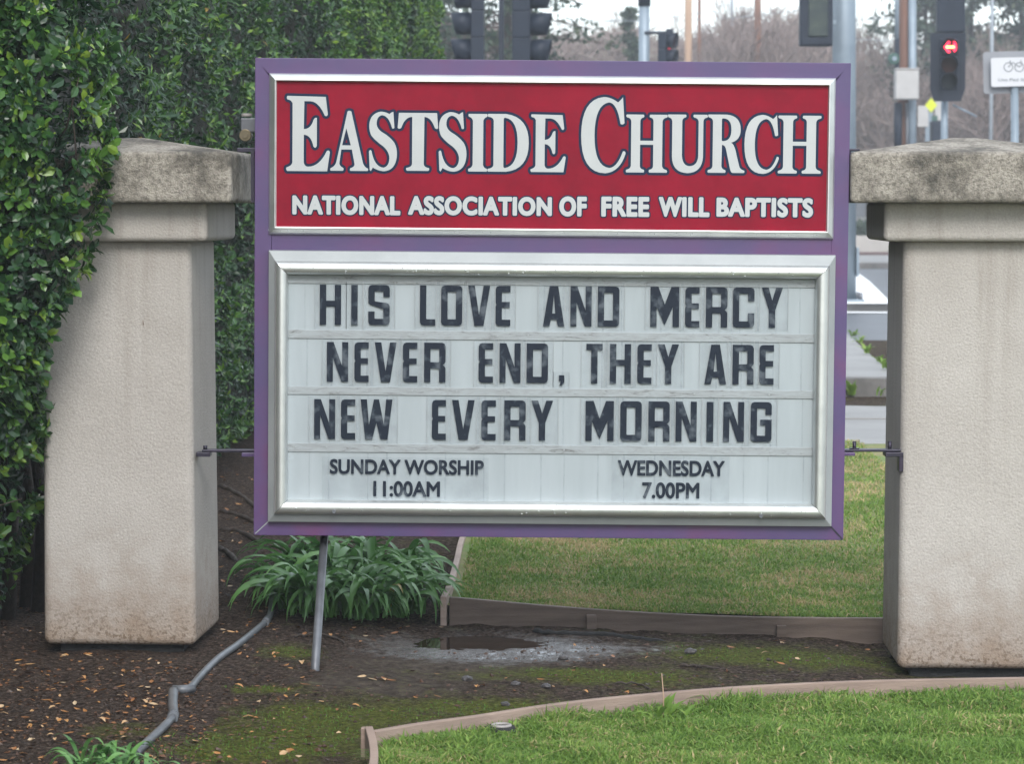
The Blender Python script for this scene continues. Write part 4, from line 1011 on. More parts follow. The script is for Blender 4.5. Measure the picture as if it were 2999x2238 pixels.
# stones and clods
grp = 'small stones on the bare soil'
mstone = nmat('wet_stone', (0.09, 0.085, 0.09), (0.045, 0.04, 0.04), 20, 0.45, 0, 0.5, 60)
def stone(px, py, r, label):
    c = hp(px, py, 0.0)
    bm = bmesh.new(); bmesh.ops.create_icosphere(bm, subdivisions=2, radius=r)
    for v in bm.verts: v.co *= 1 + 0.35*nz(v.co.x/r*1.3+px, v.co.y/r*1.3, v.co.z/r*1.3); v.co.z *= 0.6
    me = bpy.data.meshes.new('stone'); bm.to_mesh(me); bm.free()
    o = bpy.data.objects.new('stone', me); col.objects.link(o); o.location = c + Vector((0, 0, r*0.25)); me.materials.append(mstone)
    tag(o, label, 'stone', grp)
stone(2022, 1914, 0.024, 'dark clod with a pale leaf beside it, below the rear edging board on the right')
stone(1650, 1932, 0.020, 'small black stone at the right end of the shiny wet mud')
stone(1480, 2067, 0.016, 'small dark stone just behind the front edging board')
stone(1600, 2015, 0.018, 'grey stone in the middle of the bare soil in front of the puddle')
stone(1510, 2008, 0.018, 'flat grey stone left of the grey stone in front of the puddle')
stone(1367, 1993, 0.020, 'flat pebble nearest below the left part of the puddle')
o = hp(1466, 2163, 0)
sh = empty('sprinkler_head', (o.x, o.y-0.02, 0.0), 'low black sprinkler head with pale ring in the grass by the front edging board', 'sprinkler head')
oz = zfront(o.x, o.y)
c_ = Vector((o.x, front_y(o.x)-0.085, oz+0.022))
MB().tube([c_ + Vector((0,0,-.05)), c_ + Vector((0,0,.012)), c_ + Vector((0,0,.016))], [0.052,0.052,0.045], 24).build('rim', M['rim_gap_black'], sh)
mb = MB(); n = 28
pts = [c_ + Vector((0.029*math.cos(2*math.pi*k/n)+.003, 0.029*math.sin(2*math.pi*k/n), 0.017)) for k in range(n+1)]
mb.tube(pts, 0.006, 8, False).build('ring', M['lamp_white'], sh)

# ------------------------------------------------------------------ leaf machinery
def leaf_arrays(pos, d, nrm, ln, wd, fold=0.25, detailed=True):
    """obovate folded leaves; returns V, faces; pos base, d unit dir, nrm approx normal"""
    side = np.cross(d, nrm); side /= np.linalg.norm(side, axis=1, keepdims=True)+1e-9
    up = np.cross(side, d)
    ln = ln[:, None]; wd = wd[:, None]; n = len(pos)
    def pt(a, s, u): return pos + d*ln*a + side*wd*s + up*wd*u
    if detailed:
        V = np.stack([pt(0,0,0), pt(.35,-.72,.22), pt(.35,0,0), pt(.35,.72,.22), pt(.72,-.85,.12), pt(.72,0,-.08), pt(.72,.85,.12), pt(1.0,0,-.3)], 1).reshape(-1, 3)
        b = np.arange(n)*8
        F3 = np.concatenate([np.stack(x, 1) for x in ((b,b+1,b+2),(b,b+2,b+3),(b+4,b+7,b+5),(b+5,b+7,b+6))])
        F4 = np.concatenate([np.stack(x, 1) for x in ((b+1,b+4,b+5,b+2),(b+2,b+5,b+6,b+3))])
        return V, [F3, F4], 8
    V = np.stack([pt(0,0,0), pt(.55,-.8,.2), pt(1.0,0,-.1), pt(.55,.8,.2)], 1).reshape(-1, 3)
    b = np.arange(n)*4
    return V, [np.concatenate([np.stack((b,b+1,b+2),1), np.stack((b,b+2,b+3),1)])], 4
def unit(a): return a/(np.linalg.norm(a, axis=1, keepdims=True)+1e-9)
def sprigs(c, o, k, L0, spread=(35, 80)):
    """c (n,3) sprig tips, o (n,3) growth direction -> pos, dir, normal, length, tint"""
    n = len(c); c = np.repeat(c, k, 0); o = np.repeat(o, k, 0)
    ref = unit(rng.normal(size=(n*k, 3))); r = unit(np.cross(o, ref))
    az = np.tile(np.arange(k)*2.4, n)[:, None]; r2_ = np.cross(o, r)
    r = np.repeat(r.reshape(n, k, 3)[:, :1], k, 1).reshape(-1, 3); r2_ = np.cross(o, r)
    rad = r*np.cos(az) + r2_*np.sin(az)
    el = np.radians(rng.uniform(spread[0], spread[1], n*k))[:, None]
    d = unit(o*np.cos(el) + rad*np.sin(el) + rng.normal(size=(n*k, 3))*0.08)
    nr = unit(o*np.sin(el) - rad*np.cos(el))
    back = np.tile(np.arange(k)/k, n)[:, None]
    pos = c - o*back*L0*1.3 + rng.normal(size=(n*k, 3))*0.003
    ln = L0*rng.uniform(0.5, 1.15, n*k)*np.repeat(rng.uniform(.75, 1.35, n), k)
    return pos, d, nr, ln

# ------------------------------------------------------------------ hedge
hedge = empty('laurel_hedge', (-1.9, 14.0, 0.0), 'tall evergreen hedge with glossy leaves overhanging the left pillar', 'hedge')
XR = [(0.0,-2.05),(.45,-1.93),(.57,-1.88),(.98,-1.825),(1.27,-1.76),(1.50,-1.645),(1.86,-1.60),(2.05,-1.565),(2.28,-1.49),(2.5,-1.54),(2.8,-1.56),(3.4,-1.62)]
def xr(z):
    for (a, xa), (b_, xb_) in zip(XR[:-1], XR[1:]):
        if a <= z <= b_: return xa + (xb_-xa)*(z-a)/(b_-a)
    return XR[-1][1]
def near_pts(n, inset=0.0):
    """points over the near bulge: front face rounding over to its right side"""
    z = rng.uniform(0.12, 3.1, n); keep = rng.uniform(size=n) < np.clip((z-0.1)/1.0, 0.35, 1); z = z[keep]; n = len(z)
    s = rng.uniform(0, 1.45, n)            # arc coordinate: 0..0.35 = side, then front leftwards
    X = np.array([xr(a) for a in z]) - inset
    th = np.clip(s/0.42, 0, 1)*np.pi/2
    x = np.where(s < 0.42, X - 0.30*(1-np.cos(th)), X - 0.30 - (s-0.42))
    yf = 10.42 + np.clip(1.15-z, 0, 1)*0.75 + inset
    y = np.where(s < 0.42, yf + 0.42*(1-np.sin(th)), yf)
    bump_ = np.array([nz(a*2.2, b*2.2, c*2.2) for a, b, c in zip(x, y, z)])*0.10
    nx_ = np.where(s < 0.42, np.cos(th), 0.05); ny_ = -np.where(s < 0.42, np.sin(th), 1.0)
    o = unit(np.stack([nx_, ny_, np.full(n, 0.35)], 1) + rng.normal(size=(n, 3))*0.45)
    c = np.stack([x + nx_*bump_, y + ny_*bump_, z], 1)
    return c, o
def dens_mask(c, thr, f=4.2):
    return np.array([nz(p[0]*f, p[1]*f, p[2]*f+11) for p in c]) + rng.uniform(-.25, .25, len(c)) > thr
allV = []; allF3 = []; allF4 = []; allT = []; off = 0
def push(V, Fs, k, tint):
    global off
    allV.append(V); allT.append(np.repeat(tint, k))
    for f in Fs: (allF3 if f.shape[1] == 3 else allF4).append(f+off)
    off += len(V)
c1, o1 = near_pts(4300); m_ = dens_mask(c1, -0.28, 3.6); c1, o1 = c1[m_], o1[m_]
pos, d, nr, ln = sprigs(c1, o1, 7, 0.049)
t = np.clip(0.54 + 0.13*rng.normal(size=len(pos)) + np.repeat(rng.normal(size=len(c1))*0.20, 7), 0, 0.985)
# the leaves that show largest become separate leaf parts
vis = np.where((pos[:, 0] > -2.0) & (pos[:, 2] > 0.9) & (pos[:, 2] < 2.5))[0]
score = pos[vis, 1] + (pos[vis, 2] > 2.45)*5
pick = vis[np.argsort(score)[:290]]
mask = np.ones(len(pos), bool); mask[pick] = False
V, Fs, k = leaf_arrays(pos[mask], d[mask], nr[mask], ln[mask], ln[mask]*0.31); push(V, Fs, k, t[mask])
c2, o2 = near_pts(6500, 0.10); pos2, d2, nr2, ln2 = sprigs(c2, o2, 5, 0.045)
t2 = np.clip(0.20 + 0.12*rng.normal(size=len(pos2)), 0, 0.98)  # inner leaves coloured darker for the shade inside the hedge
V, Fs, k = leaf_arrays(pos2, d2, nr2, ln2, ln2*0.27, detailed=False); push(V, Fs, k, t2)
# receding face
HP = [(-2.6,12.0),(-1.95,12.45),(-1.78,13.2),(-1.72,15),(-1.66,17),(-1.42,19.5),(-1.18,21.5),(-0.92,24.5),(-0.70,27.2),(-0.95,28.4)]
seglen = [math.dist(HP[i], HP[i+1]) for i in range(len(HP)-1)]; cum = np.concatenate([[0], np.cumsum(seglen)])
def hpath(s):
    i = np.clip(np.searchsorted(cum, s, side='right')-1, 0, len(HP)-2)
    a = np.array(HP)[i]; b_ = np.array(HP)[i+1]; f = ((s-cum[i])/(cum[i+1]-cum[i]))[:, None]
    p = a + (b_-a)*f; tt = unit(b_-a); return p, np.stack([tt[:, 1], -tt[:, 0]], 1)
def rear_pts(n, s0, s1, z0, z1, inset=0.0):
    s = rng.uniform(s0, s1, n); z = rng.uniform(z0, z1, n)
    p, nn = hpath(s)
    bmp = np.array([nz(a*1.3, c*1.6, 5) + 0.5*nz(a*4, c*4, 8) for a, c in zip(s, z)])*0.16 - inset
    zz = z + (p[:, 1]-12)*0.012
    lowin = np.clip(0.35-z, 0, 1)*1.2
    c = np.stack([p[:, 0] + nn[:, 0]*(bmp-lowin), p[:, 1] + nn[:, 1]*(bmp-lowin), zz], 1)
    o = unit(np.stack([nn[:, 0], nn[:, 1], np.full(n, 0.4)], 1) + rng.normal(size=(n, 3))*0.45)
    return c, o
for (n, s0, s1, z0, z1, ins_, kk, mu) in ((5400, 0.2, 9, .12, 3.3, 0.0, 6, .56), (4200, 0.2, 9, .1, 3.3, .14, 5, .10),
                                      (10500, 9, cum[-1], 1.2, 4.4, 0.0, 5, .68), (5000, 9, cum[-1], 1.2, 4.4, .12, 4, .16)):  # inset layers get darker tints for inner shade
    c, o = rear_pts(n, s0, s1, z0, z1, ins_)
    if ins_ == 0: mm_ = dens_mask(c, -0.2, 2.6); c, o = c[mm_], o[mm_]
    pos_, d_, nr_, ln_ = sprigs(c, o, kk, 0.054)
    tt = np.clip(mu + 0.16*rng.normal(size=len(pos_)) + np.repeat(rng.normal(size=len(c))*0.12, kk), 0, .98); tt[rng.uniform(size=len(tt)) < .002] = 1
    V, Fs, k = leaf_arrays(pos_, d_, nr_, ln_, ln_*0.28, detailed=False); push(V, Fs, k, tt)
# unseen hedge length left of the frame, added tall to shade the left side
z = rng.uniform(0.15, 4.6, 3500); yy = rng.uniform(3.0, 10.6, 3500); xx = -2.28 + (10.4-yy)*-0.06 + 0.1*np.array([nz(a*2, b*2, 1) for a, b in zip(yy, z)])
c = np.stack([xx, yy, z], 1); o = unit(np.array([1.0, -0.1, 0.35]) + rng.normal(size=(3500, 3))*0.45)
pos_, d_, nr_, ln_ = sprigs(c, o, 6, 0.055); V, Fs, k = leaf_arrays(pos_, d_, nr_, ln_, ln_*0.28, detailed=False)
push(V, Fs, k, np.clip(0.45 + 0.15*rng.normal(size=len(pos_)), 0, 1))
FF = []
if allF3: FF.append(np.concatenate(allF3))
if allF4: FF.append(np.concatenate(allF4))
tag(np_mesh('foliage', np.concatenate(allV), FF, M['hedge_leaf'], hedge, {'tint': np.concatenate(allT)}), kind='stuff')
# single leaves
leafmeshes = []
for i in range(10):
    V, Fs, k = leaf_arrays(np.zeros((1, 3)), np.array([[0, 1.0, 0]]), np.array([[0, 0, 1.0]]), np.array([1.0]), np.array([0.27]))
    o_ = np_mesh('leaf', V, Fs, M['hedge_leaf'], None, {'tint': np.full(8, 0.34 + 0.062*i)}); leafmeshes.append(o_.data); bpy.data.objects.remove(o_)
ho = Vector(hedge.location)
for j in pick:
    dd = Vector(d[j]); n_ = Vector(nr[j]); sd_ = dd.cross(n_).normalized(); up_ = sd_.cross(dd)
    o_ = bpy.data.objects.new('leaf', leafmeshes[int(np.clip((t[j]-0.34)/0.062, 0, 9))]); col.objects.link(o_)
    m4 = Matrix((sd_, dd, up_)).transposed().to_4x4() @ Matrix.Scale(float(ln[j]), 4)
    m4.translation = Vector(pos[j]) - ho
    o_.parent = hedge; o_.matrix_basis = m4
# solid core, coloured dark for the shade inside the hedge
mb = MB()
def wall_strip(pts, z0, z1, inset, mb, nzv=14):
    n = len(pts); vs = []
    for i, (x, y) in enumerate(pts):
        a = Vector(pts[max(i-1, 0)]); b_ = Vector(pts[min(i+1, n-1)]); t_ = (b_-a).normalized(); nn = Vector((t_.y, -t_.x))
        for j in range(nzv+1):
            z = z0 + (z1-z0)*j/nzv
            k = inset + 0.12*nz(x*2+j*.7, y*2, z*2)
            vs.append((x-nn.x*k, y-nn.y*k, z))
    fs = [(i*(nzv+1)+j, (i+1)*(nzv+1)+j, (i+1)*(nzv+1)+j+1, i*(nzv+1)+j+1) for i in range(n-1) for j in range(nzv)]
    # back wall + top so it is a solid mass
    m0 = len(vs)
    for i, (x, y) in enumerate(pts):
        vs += [(x-1.5, y+0.4, z0), (x-1.5, y+0.4, z1)]
    for i in range(n-1):
        fs.append((m0+2*i, m0+2*i+1, m0+2*i+3, m0+2*i+2)); fs.append((i*(nzv+1)+nzv, (i+1)*(nzv+1)+nzv, m0+2*i+3, m0+2*i+1))
    mb.add(vs, fs, True)
hp2 = []
for a, b_ in zip(HP[:-1], HP[1:]):
    for k in range(6): hp2.append((a[0]+(b_[0]-a[0])*k/6, a[1]+(b_[1]-a[1])*k/6))
hp2.append(HP[-1]); hp2.append((-2.4, 28.5))
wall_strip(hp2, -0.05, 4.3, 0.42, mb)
wall_strip([(-3.0, 2.8), (-2.78, 2.9), (-2.75, 5.9), (-2.7, 8), (-2.55, 10), (-2.45, 11), (-2.45, 12.2), (-2.5, 12.6)], -0.05, 4.6, 0.12, mb)  # unseen stretch, kept tall to darken the left side
mb.build('shade_core', M['core'], hedge)
# near bulge interior
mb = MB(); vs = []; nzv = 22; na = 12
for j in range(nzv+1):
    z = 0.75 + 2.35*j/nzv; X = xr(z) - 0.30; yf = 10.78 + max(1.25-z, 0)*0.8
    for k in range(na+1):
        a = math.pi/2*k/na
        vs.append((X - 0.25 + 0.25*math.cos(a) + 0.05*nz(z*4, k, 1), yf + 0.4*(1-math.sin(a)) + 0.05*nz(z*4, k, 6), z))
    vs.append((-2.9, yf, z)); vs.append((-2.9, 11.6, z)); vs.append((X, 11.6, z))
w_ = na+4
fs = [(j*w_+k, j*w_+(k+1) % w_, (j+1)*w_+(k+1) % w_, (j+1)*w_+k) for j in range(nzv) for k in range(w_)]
mb.add(vs, fs, True); mb.build('shade_core', M['core'], hedge)
# a few visible branches
mbr = MB()
for i in range(60):
    z = random.uniform(0.1, 2.8); x = random.uniform(-2.3, xr(z)-0.12); y = random.uniform(10.7, 11.3)
    a = Vector((x, y, z)); q_ = [a, a+Vector((random.uniform(.0, .12), random.uniform(-.2, -.05), random.uniform(.02, .14))), a+Vector((random.uniform(.05, .22), random.uniform(-.35, -.15), random.uniform(.05, .3)))]
    mbr.tube(q_, [.006, .004, .002], 5)
for px, Y in ((20, 11.7), (75, 12.0), (110, 11.9), (-60, 11.3)):
    b0 = P(px, 1700, Y); b0.z = -0.05
    mbr.tube([b0, b0+Vector((.03, -.02, .5)), b0+Vector((-.04, -.05, 1.1)), b0+Vector((.05, 0, 1.8))], [.035, .028, .022, .012], 8)
mbr.build('stems', M['root'], hedge)

# ------------------------------------------------------------------ strap-leaved clump
clump = empty('strap_leaf_plant', (P(1010,1800,12.2).x, 12.2, 0.0), 'dense clump of arching strap-shaped green leaves on the soil beneath the sign', 'plant')
def strap_mesh(L_, el0, droop, wd, tint, twist=0.0, seg=11):
    pts = []; p = Vector((0, 0, 0)); el = el0
    for i in range(seg+1):
        pts.append(p.copy()); p = p + Vector((math.cos(el), 0, math.sin(el)))*L_/seg
        el -= droop/seg*(0.5+1.0*i/seg)*1.0
        el = max(el, -1.25)
    V = []; F4 = []
    for i, p in enumerate(pts):
        f = i/seg; w = wd*(0.75+0.5*math.sin(math.pi*min(f*1.1, 1)))*(1 if f < .72 else max(0.03, (1-f)/.28)**0.7)
        tw = twist*f
        s = Vector((0, math.cos(tw), math.sin(tw)))*w
        V += [p - s + Vector((0, 0, w*.3)), p, p + s + Vector((0, 0, w*.3))]
    for i in range(seg):
        a = i*3; F4 += [(a, a+1, a+4, a+3), (a+1, a+2, a+5, a+4)]
    o_ = np_mesh('leaf', np.array([tuple(v) for v in V]), [np.array(F4)], M['lily_leaf'], None, {'tint': np.full(len(V), tint)}, True)
    me = o_.data; bpy.data.objects.remove(o_); return me
straps = [strap_mesh(random.uniform(.40, .58), R(random.uniform(50, 80)), R(random.uniform(130, 200)), random.uniform(.0125, .0185), min(0.97, random.uniform(0.2, 0.92)), random.uniform(-.9, .9)) for _ in range(26)]
straps.append(strap_mesh(.4, R(60), R(120), .011, 1.0)); 
co = Vector(clump.location)
cnt = 0
crowns = [(865,1784,.2),(900,1800,.1),(940,1806,.0),(1005,1812,-.05),(1070,1812,-.05),(1135,1806,.0),(1200,1800,.1),(860,1748,.5),(900,1745,.55),(970,1748,.5),(1040,1750,.5),(1110,1750,.5),(1180,1752,.5),(880,1705,.9),(940,1700,.9),(1020,1700,.9),(1100,1703,.9),(1170,1705,.9)]
for ci, (px, py, _) in enumerate(crowns):
    g_ = hp(px, py)
    for k in range(16 if cnt < 290 else 14):
        if cnt >= 298: break
        o_ = bpy.data.objects.new('leaf', random.choice(straps[:-1]) if random.random() > .008 else straps[-1]); col.objects.link(o_)
        az = random.uniform(0, 2*math.pi)
        if random.random() < 0.45: az = R(random.uniform(-150, -30))
        o_.rotation_euler = (R(random.uniform(-8, 8)), R(random.uniform(-8, 8)), az)
        s_ = random.uniform(.60, .90); o_.scale = (s_, s_, s_)
        o_.location = g_ - co + Vector((random.uniform(-.05, .05), random.uniform(-.05, .05), random.uniform(0, .03)))
        o_.parent = clump; cnt += 1
# the leaves deeper in the clump, joined
allv = []; allf = []; tn_ = []; off_ = 0
for i in range(420):
    px, py, _ = random.choice(crowns); g_ = hp(px, py); me = random.choice(straps[:-1]); s_ = random.uniform(.5, .82); az = random.uniform(0, 6.283)
    va = np.empty(len(me.vertices)*3, np.float32); me.vertices.foreach_get('co', va); va = va.reshape(-1, 3)*s_
    ca, sa = math.cos(az), math.sin(az); va = np.stack([va[:, 0]*ca-va[:, 1]*sa, va[:, 0]*sa+va[:, 1]*ca, va[:, 2]], 1) + np.array(g_) + np.array([random.uniform(-.07, .07), random.uniform(-.07, .07), 0.0])
    allv.append(va); allf.append(np.array([p.vertices[:] for p in me.polygons])+off_); off_ += len(va); tn_.append(np.full(len(va), random.uniform(.1, .75)))
tag(np_mesh('leaf_mass', np.concatenate(allv), [np.concatenate(allf)], M['lily_leaf'], clump, {'tint': np.concatenate(tn_)}, True), kind='stuff')
# tuft at the very bottom left
tuft = empty('grassy_tuft', (G(300,2275).x, G(300,2275).y, 0), 'low pale green tuft of narrow leaves at the bottom left by the pipe end', 'plant')
to = Vector(tuft.location)
for k in range(90):
    px = random.gauss(315, 60); g_ = G(px, random.uniform(2235, 2300))
    o_ = bpy.data.objects.new('leaf', straps[k % 20]); col.objects.link(o_)
    s_ = random.uniform(.2, .38); o_.scale = (s_, s_*1.3, s_); o_.rotation_euler = (0, 0, random.uniform(0, 6.28)); o_.location = Vector((g_.x, g_.y, 0.0)) - to
    o_.parent = tuft

# weeds: rosettes of jagged leaves
weedmesh = []
for i in range(5):
    n = 7; vs = []; fs = []
    for k in range(n+1):
        f = k/n; w = 0.16*math.sin(math.pi*min(1, f*.9+.1))*(1.0 if k % 2 else .62); z = 0.5*f - 0.45*f*f*(1+.2*i)
        vs += [(f, -w, z+w*.3), (f, 0, z), (f, w, z+w*.3)]
    for k in range(n): a = k*3; fs += [(a, a+1, a+4, a+3), (a+1, a+2, a+5, a+4)]
    o_ = np_mesh('leaf', np.array(vs), [np.array(fs)], M['grass'], None, {'tint': np.full(len(vs), 0.30+0.05*i)}, True); weedmesh.append(o_.data); bpy.data.objects.remove(o_)
def weed(px, py, z, size, n, label, stem=None, up=(10, 65), zs=None):
    g_ = G(px, py, z)
    r_ = empty('weed', g_, label, 'weed', 'leafy weeds in the lawn edges')
    for k in range(n):
        o_ = bpy.data.objects.new('leaf', random.choice(weedmesh)); col.objects.link(o_); s_ = size*random.uniform(.6, 1.15)
        o_.scale = (s_, s_, s_); o_.rotation_euler = (0, R(-random.uniform(*up)), random.uniform(0, 6.28)); o_.location = (random.uniform(-.2, .2)*size, random.uniform(-.2, .2)*size, 0)
        o_.parent = r_
    if stem: MB().tube([g_, g_+Vector((.004, 0, stem*.5)), g_+Vector((-.003, 0, stem))], [.003, .0025, .0015], 6).build('stem', M['utility_tan'], r_)
weed(1940, 2118, -.03, .10, 16, 'largest leafy weed with brown bare stem at the front edging board', .17)
weed(2010, 2115, -.03, .085, 12, 'leafy weed just right of the tall bare-stemmed weed')
weed(1880, 2110, -.02, .06, 8, 'small weed just left of the tall bare-stemmed weed')
weed(1600, 2140, -.02, .06, 8, 'weed with upright leaves right of the sprinkler head', up=(50, 80))
weed(1560, 2145, -.02, .055, 7, 'weed nearest right of the sprinkler head', up=(50, 80))
weed(1375, 2200, 0, .06, 9, 'pale weed left of the sprinkler head at the bottom edge', up=(50, 85))
weed(1700, 2125, -.03, .055, 9, 'small weed midway between the two tallest weed groups', up=(40, 80))
weed(2150, 2075, -.05, .05, 9, 'small weed right of the bare-stemmed weed', up=(40, 80))
weed(2330, 2068, -.06, .05, 9, 'small weed left of the pale green weed', up=(40, 80))
weed(1500, 2150, -.02, .05, 8, 'small weed touching the sprinkler head', up=(40, 80))
weed(2455, 2060, -.07, .07, 9, 'pale green weed against the front board left of the right pillar', up=(40, 80))
weed(2565, 2050, -.08, .06, 9, 'weed against the front board just below the right pillar corner', up=(40, 80))
weed(2500, 1158, .245, .19, 11, 'tall leafy weed at the kerb foot in the gap right of the sign', up=(35, 80))
weed(2575, 1160, .245, .09, 7, 'small weed at the kerb foot beside the right pillar', up=(35, 80))
for i, (px, py) in enumerate(((2500,985),(2520,1005),(2540,1035),(2572,1060),(2592,1080))):
    weed(px, py, .385, .12, 9, 'low weed in the pavement joint, %s' % ('nearest the purple sign', 'second from the sign', 'midway between sign and pillar', 'second from the right pillar', 'nearest the right pillar')[i], up=(15, 60))

# ------------------------------------------------------------------ fallen leaves
lm = []
for i in range(12):
    V, Fs, k = leaf_arrays(np.zeros((1, 3)), np.array([[1.0, 0, 0]]), np.array([[0, 0, 1.0]]), np.array([1.0]), np.array([random.uniform(.22, .4)]))
    V[:, 2] += 0.12*np.sin(V[:, 0]*3.1)*random.choice([-1, 1])
    o_ = np_mesh('fallen_leaf', V, Fs, M['litter'], None, {'tint': np.full(8, .5+.045*i)}); lm.append(o_.data); bpy.data.objects.remove(o_)
def litter_ok(x, y):
    if -1.86 < x < -1.2 and 10.93 < y < 11.62: return False
    if x > -0.25 and y > 11.7: return False
    if math.hypot((x-PUD.x)/.3, (y-PUD.y)/.22) < 1: return False
    return True
cntl = 0
tone = ['rust brown', 'rust brown', 'orange brown', 'orange brown', 'orange', 'orange', 'tan', 'tan', 'tan', 'pale cream', 'pale cream', 'pale cream']
groups = [('in the bottom left corner of the bed', (-10, 170, 2060, 2235), 34), ('on dark soil at the left edge below the hedge', (-10, 150, 1890, 2060), 22),
          ('just in front of the left pillar', (150, 520, 1915, 1990), 24), ('midway between left pillar and the tuft', (160, 470, 1990, 2090), 30),
          ('close above the bottom left tuft', (160, 440, 2090, 2180), 26), ('just left of the pipe elbow', (400, 490, 2000, 2130), 10),
          ('between the left pillar and the pipe', (640, 700, 1740, 1860), 12), ('between the pipe and the prop pole', (700, 900, 1860, 1990), 16), ('under the left end of the strap-leaved plant', (690, 820, 1760, 1850), 10),
          ('at the front foot of the strap-leaved plant', (900, 1330, 1840, 1885), 18), ('on the mossy soil right of the pipe', (530, 780, 2010, 2230), 18), ('on the mossy soil left of the front board end', (800, 1050, 2000, 2230), 18),
          ('below the right end of the black strip', (1560, 1960, 1880, 1960), 12), ('on moss near the foot of the right pillar', (2050, 2560, 1880, 1960), 10),
          ('on bare soil in front of the puddle', (1000, 1900, 1975, 2060), 16), ('on the slope just below the hedge foot', (640, 745, 1390, 1540), 18), ('on the slope left of the strap-leaved plant', (640, 720, 1540, 1730), 16)]
for where, (qa, qb, qc, qd), n in groups:
    k = 0; tries = 0
    while k < n and tries < 2000:
        tries += 1
        h_ = hp(random.uniform(qa, qb), random.uniform(qc, qd), 0.006)
        if not litter_ok(h_.x, h_.y) or (h_.x > fp[0].x and h_.y < front_y(h_.x)+.04): continue
        li = min(11, int(random.betavariate(1.3, 1.3)*12))
        o_ = bpy.data.objects.new('fallen_leaf', lm[li]); col.objects.link(o_)
        s_ = random.uniform(.022, .045); o_.scale = (s_, s_, s_); o_.location = h_
        o_.rotation_euler = (random.uniform(-.3, .3), random.uniform(-.35, .35), random.uniform(0, 6.28))
        lab = tone[li]+' fallen leaf '+where
        tag(o_, lab, 'leaf', tone[li]+' leaves '+where); k += 1
# crumbs: countless bits of mulch
n = 15000
px = rng.uniform(-60, 2650, n); py = 1380 + (2290-1380)*rng.uniform(0, 1, n)**0.6
keep = (rng.uniform(size=n) < np.where(px < 620, 1.0, np.where(px < 950, .28, .07))); px, py = px[keep], py[keep]
pp = []
for a, b_ in zip(px, py):
    h_ = hp(float(a), float(b_), 0.003)
    if litter_ok(h_.x, h_.y) and (h_.y > front_y(h_.x)+.03 or h_.x < fp[0].x): pp.append(h_)
pp = np.array([tuple(p) for p in pp]); pp = pp[np.array([nz(p[0]*3, p[1]*3, 6) for p in pp]) + rng.uniform(-.35, .35, len(pp)) > -.12]; n = len(pp)
leftish = (pp[:, 0] < -.75)
az = rng.uniform(0, 2*np.pi, n); d_ = unit(np.stack([np.cos(az), np.sin(az), rng.uniform(-.15, .25, n)], 1)); nn_ = unit(np.stack([rng.normal(size=n)*.3, rng.normal(size=n)*.3, np.ones(n)], 1))
ln_ = rng.uniform(.009, .030, n); V, Fs, k = leaf_arrays(pp, d_, nn_, ln_, ln_*rng.uniform(.15, .4, n), detailed=False)

tt = np.clip(rng.beta(1.1, 2.6, n) + leftish*.08, 0, 1)
tag(np_mesh('leaf_litter', V, Fs, M['litter'], None, {'tint': np.repeat(tt, k)}), 'fine brown leaf crumbs and bark bits scattered over the bed', 'leaf litter', kind='stuff')
# soil crumbs and clods: irregular little lumps
n = 5200; px = rng.uniform(-60, 2650, n); py = 1700 + 560*rng.uniform(0, 1, n)**.8; C = []
for a, b_ in zip(px, py):
    h_ = hp(float(a), float(b_), 0.0)
    if litter_ok(h_.x, h_.y) and (h_.y > front_y(h_.x)+.03 or h_.x < fp[0].x-.03): C.append(tuple(h_))
C = np.array(C); n = len(C); base_ = np.array([[1,0,0],[0,1,0],[-1,0,0],[0,-1,0],[0,0,1.],[0,0,-1.]])
sz = (.0025 + .0085*rng.uniform(size=n)**3)[:, None, None]
V = C[:, None, :] + base_[None]*sz*rng.uniform(.5, 1.5, (n, 6, 1))*np.array([1, 1, .65]) + rng.normal(size=(n, 6, 3))*sz*.22
oc_ = np.array([[0,1,4],[1,2,4],[2,3,4],[3,0,4],[1,0,5],[2,1,5],[3,2,5],[0,3,5]])
FC = (oc_[None] + (np.arange(n)*6)[:, None, None]).reshape(-1, 3)
tag(np_mesh('soil_crumbs', V.reshape(-1, 3), [FC], M['litter'], None, {'tint': np.repeat(np.clip(rng.beta(1, 4, n)*.55, 0, 1), 6)}), 'dark crumbs and small clods of soil strewn over the bed', 'soil crumbs', kind='stuff')
# tiny moss and seedling blades on the bed
n = 14000; px = rng.uniform(450, 2600, n); py = rng.uniform(1870, 2235, n); pp = []
for a, b_ in zip(px, py):
    h_ = hp(float(a), float(b_)); s_ = sum(.75*gauss(h_.x, h_.y, c, sx, sy) for c, sx, sy in mossc)
    if s_ + .5*nz(h_.x*5, h_.y*5, 2) > .45 and (h_.y > front_y(h_.x)+.03 or h_.x < fp[0].x-.05): pp.append(tuple(h_))
pp = np.array(pp)
tag(blades('moss_tufts', pp, rng.uniform(.004, .011, len(pp)), rng.uniform(.001, .002, len(pp)), np.clip(.08+.12*rng.normal(size=len(pp)), 0, .4), M['grass'], 1.2), 'short yellow-green moss tufts on the bare soil of the bed', 'moss', kind='stuff')
# dead leaf stuck to the left pillar
g_ = P(419, 942, 10.985); o_ = bpy.data.objects.new('fallen_leaf', lm[0]); col.objects.link(o_); o_.location = g_ + Vector((0, 0, .01)); o_.scale = (.028, .02, .028); o_.rotation_euler = (0, R(80), R(10))
tag(o_, 'tiny dark leaf stuck to the face of the left pillar', 'leaf')

